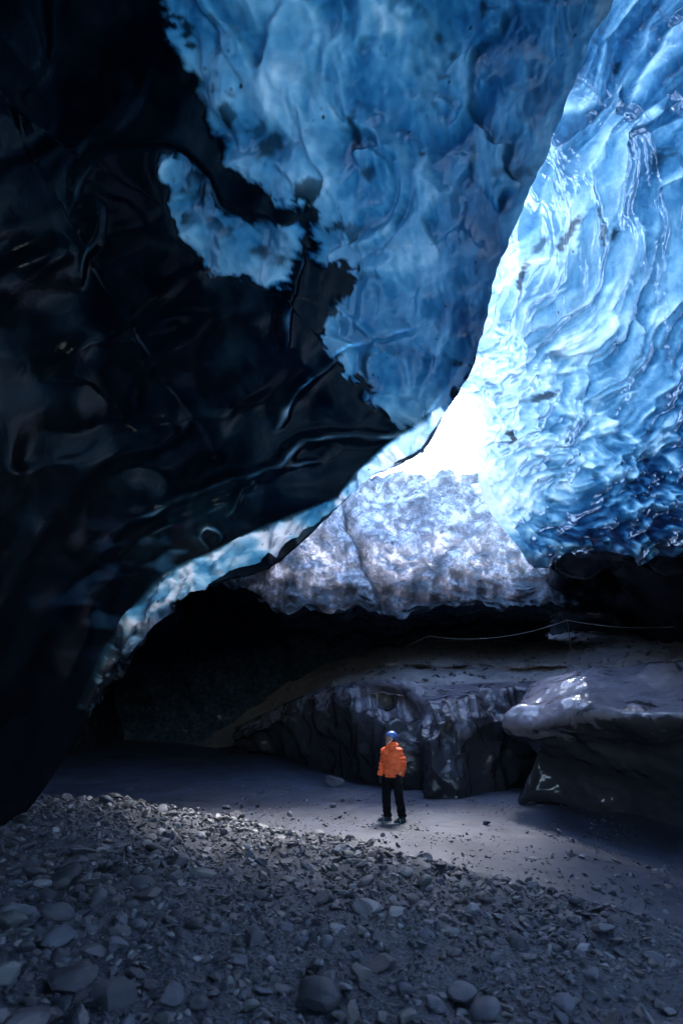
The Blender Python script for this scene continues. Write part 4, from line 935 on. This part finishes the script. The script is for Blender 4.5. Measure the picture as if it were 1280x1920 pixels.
fp = ground_hit(738, 1540); fz, _ = ground_z(fp[0], fp[1])
person = empty('person', (float(fp[0]), float(fp[1]), float(fz) - 0.03), math.radians(-27)); person.scale = (0.985,) * 3
tag(person, 'person in orange jacket, black trousers and blue helmet gazing up, standing on the sand', 'person')
# joints (facing -Y, x to the viewer's right); weight on both feet, a small stride apart
HIPL, HIPR = (-0.095, 0, 0.88), (0.095, 0, 0.88)
KNL, KNR = (-0.135, -0.035, 0.50), (0.15, -0.05, 0.49)
ANL, ANR = (-0.145, 0.02, 0.10), (0.195, -0.02, 0.10)
SHL, SHR = (-0.165, 0.0, 1.345), (0.165, 0.0, 1.345)
ELL, ELR = (-0.228, 0.03, 1.11), (0.232, 0.04, 1.11)
WRL, WRR = (-0.265, -0.03, 0.87), (0.222, -0.05, 0.88)
HEADC = np.array([0.0, -0.015, 1.575])
HR = Matrix.Rotation(math.radians(-50), 3, 'Z') @ Matrix.Rotation(math.radians(-13), 3, 'X')
def hd(p): return np.array(HEADC) + np.array(HR @ Vector(np.asarray(p, float)))
def headshape(p):                                # p relative to the head centre, facing -Y
    x, y, z = p
    j = 1 - 0.32 * float(sstep(-0.01, -0.12, np.array(z)))     # the jaw narrows
    return hd((x * j, y * (1 - 0.12 * float(sstep(0, -0.12, np.array(z)))) - 0.012 * float(sstep(-0.02, -0.1, np.array(z))), z))
skull = ell((0, 0, 0), (0.077, 0.098, 0.118), 24, 16, headshape)
nose = ell((0, 0, 0), (0.013, 0.020, 0.026), 10, 8, lambda p: hd(np.array(p) + np.array([0, -0.098, -0.015])))
brow = ell((0, 0, 0), (0.052, 0.016, 0.010), 12, 6, lambda p: hd(np.array(p) + np.array([0, -0.084, 0.022])))
chin = ell((0, 0, 0), (0.026, 0.020, 0.018), 10, 6, lambda p: hd(np.array(p) + np.array([0, -0.082, -0.098])))
ears = [ell((0, 0, 0), (0.010, 0.020, 0.030), 10, 6, lambda p, s=s_: hd(np.array(p) + np.array([s * 0.078, 0.008, -0.008]))) for s_ in (-1, 1)]
neck = limb([(0, 0.01, 1.36), (0, 0.0, 1.44), tuple(hd((0, 0.02, -0.06)))], [0.062, 0.056, 0.055])
torso = zt_tube([(0, 0, 0.80, .13, .10), (0, 0, 0.9, .15, .105), (0, 0, 1.08, .14, .10), (0, 0, 1.28, .165, .105), (0, 0, 1.38, .14, .09), (0, 0, 1.43, .07, .06)])
arms = [limb([s_, e_, w_], [.05, .042, .032]) for s_, e_, w_ in ((SHL, ELL, WRL), (SHR, ELR, WRR))]
legs = [limb([h_, k_, a_], [.085, .06, .045]) for h_, k_, a_ in ((HIPL, KNL, ANL), (HIPR, KNR, ANR))]
def hand(wr, sgn):
    w_ = np.array(wr); out = []
    pal = w_ + np.array([0.0, -0.015, -0.055])
    out.append(ell(pal, (0.024, 0.040, 0.052), 12, 8))
    for k, (dy, ln) in enumerate(((-0.028, .062), (-0.010, .070), (0.009, .066), (0.026, .052))):
        b_ = pal + np.array([0, dy, -0.035]); m_ = b_ + np.array([-sgn * 0.006, -0.004, -ln * 0.55]); e_ = m_ + np.array([-sgn * 0.018, -0.008, -ln * 0.4])
        out.append(limb([b_, m_, e_], [.0105, .0095, .008], 8, 4))
    b_ = pal + np.array([-sgn * 0.004, -0.032, 0.02]); m_ = b_ + np.array([-sgn * 0.012, -0.026, -0.03]); e_ = m_ + np.array([-sgn * 0.008, -0.006, -0.03])
    out.append(limb([b_, m_, e_], [.012, .011, .009], 8, 4)); return out
body = remeshed('body', [skull, nose, brow, chin, neck, torso] + ears + arms + legs, 0.0075, M_SKIN, person, 3)
for s_ in (-1, 1):
    e_ = ell((0, 0, 0), (0.011, 0.006, 0.006), 10, 6, lambda p, s=s_: hd(np.array(p) + np.array([s * 0.031, -0.0895, 0.004]))); pyobj('eye', *e_, M_EYE, body)
e_ = ell((0, 0, 0), (0.024, 0.008, 0.006), 10, 6, lambda p: hd(np.array(p) + np.array([0, -0.092, -0.062]))); pyobj('mouth', *e_, M_LIP, body)
hr = ell((0, 0, 0), (0.082, 0.082, 0.10), 20, 12, lambda p: hd(np.array(p) + np.array([0, 0.028, -0.015]))); pyobj('hair', *hr, M_HAIR, person)
# jacket
sl = [limb([s_, e_, w_], [.078, .064, .052]) for s_, e_, w_ in ((SHL, ELL, WRL), (SHR, ELR, WRR))]
jt = zt_tube([(0, 0, .845, .175, .135), (0, 0, .86, .19, .145), (0, 0, .90, .197, .15), (0, 0.0, 1.05, .195, .147), (0, 0, 1.22, .205, .148), (0, 0, 1.31, .195, .135), (0, 0, 1.375, .15, .115), (0, 0, 1.43, .105, .095), (0, -0.005, 1.49, .086, .086), (0, -0.01, 1.515, .084, .085)], 28)
hood = limb([(-.10, .02, 1.44), (-.075, .085, 1.455), (0, .115, 1.46), (.075, .085, 1.455), (.10, .02, 1.44)], [.025, .04, .045, .04, .025])
sh = [ell(s_, (.072, .075, .058), 14, 10) for s_ in (SHL, SHR)]
def folds(co):
    d = 0.017 * perlin(co * np.array([7, 7, 14.]), 301) + 0.007 * perlin(co * np.array([16, 16, 40.]), 303)
    armish = np.abs(co[:, 0]) > 0.2
    d += np.where(armish, 0.007 * np.sin(co[:, 2] * 95 + 5 * perlin(co * 6, 305)), 0.006 * np.sin(co[:, 2] * 48 + 6 * perlin(co * 4, 306)) * sstep(1.2, 0.95, co[:, 2]))
    return d
jacket = remeshed('jacket', [jt, hood] + sl + sh, 0.010, M_JACKET, person, 5, folds)
jacket['label'] = 'orange hooded shell jacket with dark front zip'
zp = [(0.0, -0.158, .85)] + [(0.0, -0.163 + 0.018 * float(sstep(1.25, 1.45, np.array(z))) + 0.05 * float(sstep(1.33, 1.46, np.array(z))), z) for z in np.linspace(.9, 1.46, 10)]
pyobj('zip', *tube_mesh(zp, 0.006, 6), M_ZIP, jacket)
pyobj('pocket_zip', *tube_mesh([(0.262, -0.062, 1.30), (0.285, -0.055, 1.25), (0.30, -0.05, 1.20)], 0.006, 6), M_ZIP, jacket)
for sx in (-1, 1): pyobj('pocket_zip', *tube_mesh([(sx * 0.10, -0.142, 1.03), (sx * 0.125, -0.137, 0.96), (sx * 0.14, -0.133, 0.92)], 0.004, 6), M_ZIP, jacket)
pyobj('cuff_logo', *ell((0.222, -0.118, 0.925), (0.016, 0.008, 0.014), 10, 6), M_LOGO, jacket)
for nm, w_, e_ in (('cuff', WRL, ELL), ('cuff', WRR, ELR)):
    w0, e0 = np.array(w_), np.array(e_); d = (w0 - e0) / np.linalg.norm(w0 - e0); pyobj(nm, *tube_mesh([w0 - d * 0.025, w0 + d * 0.012], [0.059, 0.056], 16), M_JACKET, jacket)
pyobj('hem', *zt_tube([(0, 0, .838, .183, .142), (0, 0, .868, .196, .152)], 28), M_JACKET, jacket)
remeshed('glove', hand(WRL, -1), 0.005, M_GLOVE, person, 2); remeshed('glove', hand(WRR, 1), 0.005, M_GLOVE, person, 2)
# trousers
tl = [limb([h_, k_, tuple(np.array(a_) + np.array([0, 0, 0.02]))], [.115, .092, .088]) for h_, k_, a_ in ((HIPL, KNL, ANL), (HIPR, KNR, ANR))]
pel = zt_tube([(0, 0, .74, .14, .11), (0, 0, .82, .175, .13), (0, 0, .92, .165, .125)])
remeshed('trousers', [pel] + tl, 0.010, M_TROUSER, person, 4, lambda co: 0.010 * np.sin(co[:, 2] * 60 + 7 * perlin(co * 5, 311)) * sstep(0.45, 0.15, co[:, 2]) + 0.008 * perlin(co * np.array([8, 8, 14.]), 312))
# boots with crampons
for (a_, yaw) in ((ANL, -48), (ANR, -30)):
    bt = empty('boot', (a_[0], a_[1], 0), math.radians(yaw)); bt.parent = person
    up = remeshed('upper', [zt_tube([(0, 0.02, .035, .05, .065), (0, 0.02, .12, .05, .06), (0, 0.02, .19, .054, .06)]), limb([(0, 0.055, .055), (0, -0.06, .065), (0, -0.16, .05), (0, -0.20, .045)], [.048, .055, .046, .03])], 0.008, M_BOOT, bt, 3)
    V = []; out = [(-.042, .085), (-.05, .0), (-.045, -.06), (-.056, -.13), (-.04, -.20), (0, -.225), (.04, -.20), (.054, -.13), (.045, -.06), (.05, 0), (.042, .085), (0, .10)]
    V = [(x, y, 0.018) for x, y in out] + [(x, y, 0.042) for x, y in out]; n = len(out)
    pyobj('sole', V, [tuple(range(n))[::-1], tuple(range(n, 2 * n))] + [(k, (k + 1) % n, n + (k + 1) % n, n + k) for k in range(n)], M_BOOT, bt, False)
    cr = pyobj('crampon_frame', *tube_mesh([(-.05, .08, .03), (-.056, .0, .022), (-.056, -.12, .022), (-.03, -.215, .03), (.03, -.215, .03), (.056, -.12, .022), (.056, 0, .022), (.05, .08, .03)], 0.007, 6), M_STEEL, bt)
    for x, y in ((-.05, .06), (.05, .06), (-.055, -.04), (.055, -.04), (-.055, -.13), (.055, -.13), (-.028, -.215), (.028, -.215)):
        pyobj('crampon_point', *tube_mesh([(x, y, .026), (x * 1.04, y - (.02 if y < -.2 else 0), .0)], [.009, .0015], 6), M_STEEL, bt)
    pyobj('crampon_strap', *tube_mesh([(-.058, -.10, .03), (-.05, -.10, .09), (0, -.10, .118), (.05, -.10, .09), (.058, -.10, .03)], 0.009, 6), M_STEEL, bt)
    pyobj('heel_bail', *tube_mesh([(-.052, .04, .03), (-.05, .085, .075), (0, .098, .085), (.05, .085, .075), (.052, .04, .03)], 0.007, 6), M_DKSTEEL, bt)
# helmet
def helm(p): return hd(np.array(p) + np.array([0, 0.012, 0.028]))
n, m = 28, 10; V = []
for i in range(m + 1):
    ph = math.radians(98) * i / m
    for k in range(n):
        q = 2 * math.pi * k / n; z = 0.118 * math.cos(ph)
        front = max(0.0, -math.sin(q)); back_ = max(0.0, math.sin(q)); zz = z + (i / m) ** 3 * (0.028 * front - 0.03 * back_)
        rr = 1 + 0.02 * math.cos(6 * q) * math.sin(ph) ** 4
        V.append(helm((0.098 * math.sin(ph) * math.cos(q) * rr, 0.118 * math.sin(ph) * math.sin(q) * rr, zz)))
helmet = empty('helmet'); helmet.parent = person; helmet['label'] = 'glossy blue climbing helmet'
so = pyobj('shell', V, [(i * n + k, i * n + (k + 1) % n, (i + 1) * n + (k + 1) % n, (i + 1) * n + k) for i in range(m) for k in range(n)], M_HELMET, helmet)
sm = so.modifiers.new('t', 'SOLIDIFY'); sm.thickness = 0.008
rim = np.array(V[-n:] + [V[-n]]); pyobj('rim', *tube_mesh(rim, 0.006, 6, cap=False), M_DKSTEEL, helmet)
for q in (-0.7, -0.25, 0.25, 0.7):
    a_ = [helm((0.100 * math.sin(ph) * math.sin(q), -0.121 * math.sin(ph) * math.cos(q), 0.120 * math.cos(ph))) for ph in (0.75, 0.9, 1.05)]; pyobj('vent', *tube_mesh(a_, [0.004, 0.007, 0.004], 6), M_GLOVE, helmet)
for s_ in (-1, 1): pyobj('chin_strap', *tube_mesh([hd((s_ * 0.085, 0.0, 0.02)), hd((s_ * 0.078, -0.02, -0.06)), hd((s_ * 0.035, -0.06, -0.122)), hd((0, -0.072, -0.126))], 0.005, 6), M_GAITER, helmet)
gt = remeshed('neck_gaiter', [tube_mesh([(0, -0.005, 1.44), (0, -0.01, 1.475), tuple(hd((0, -0.005, -0.085))), tuple(hd((0, -0.022, -0.104)))], [.068, .07, .068, .058], 18)], 0.007, M_GAITER, person, 2, lambda co: 0.004 * np.sin(co[:, 2] * 220 + 4 * perlin(co * 14, 321)))
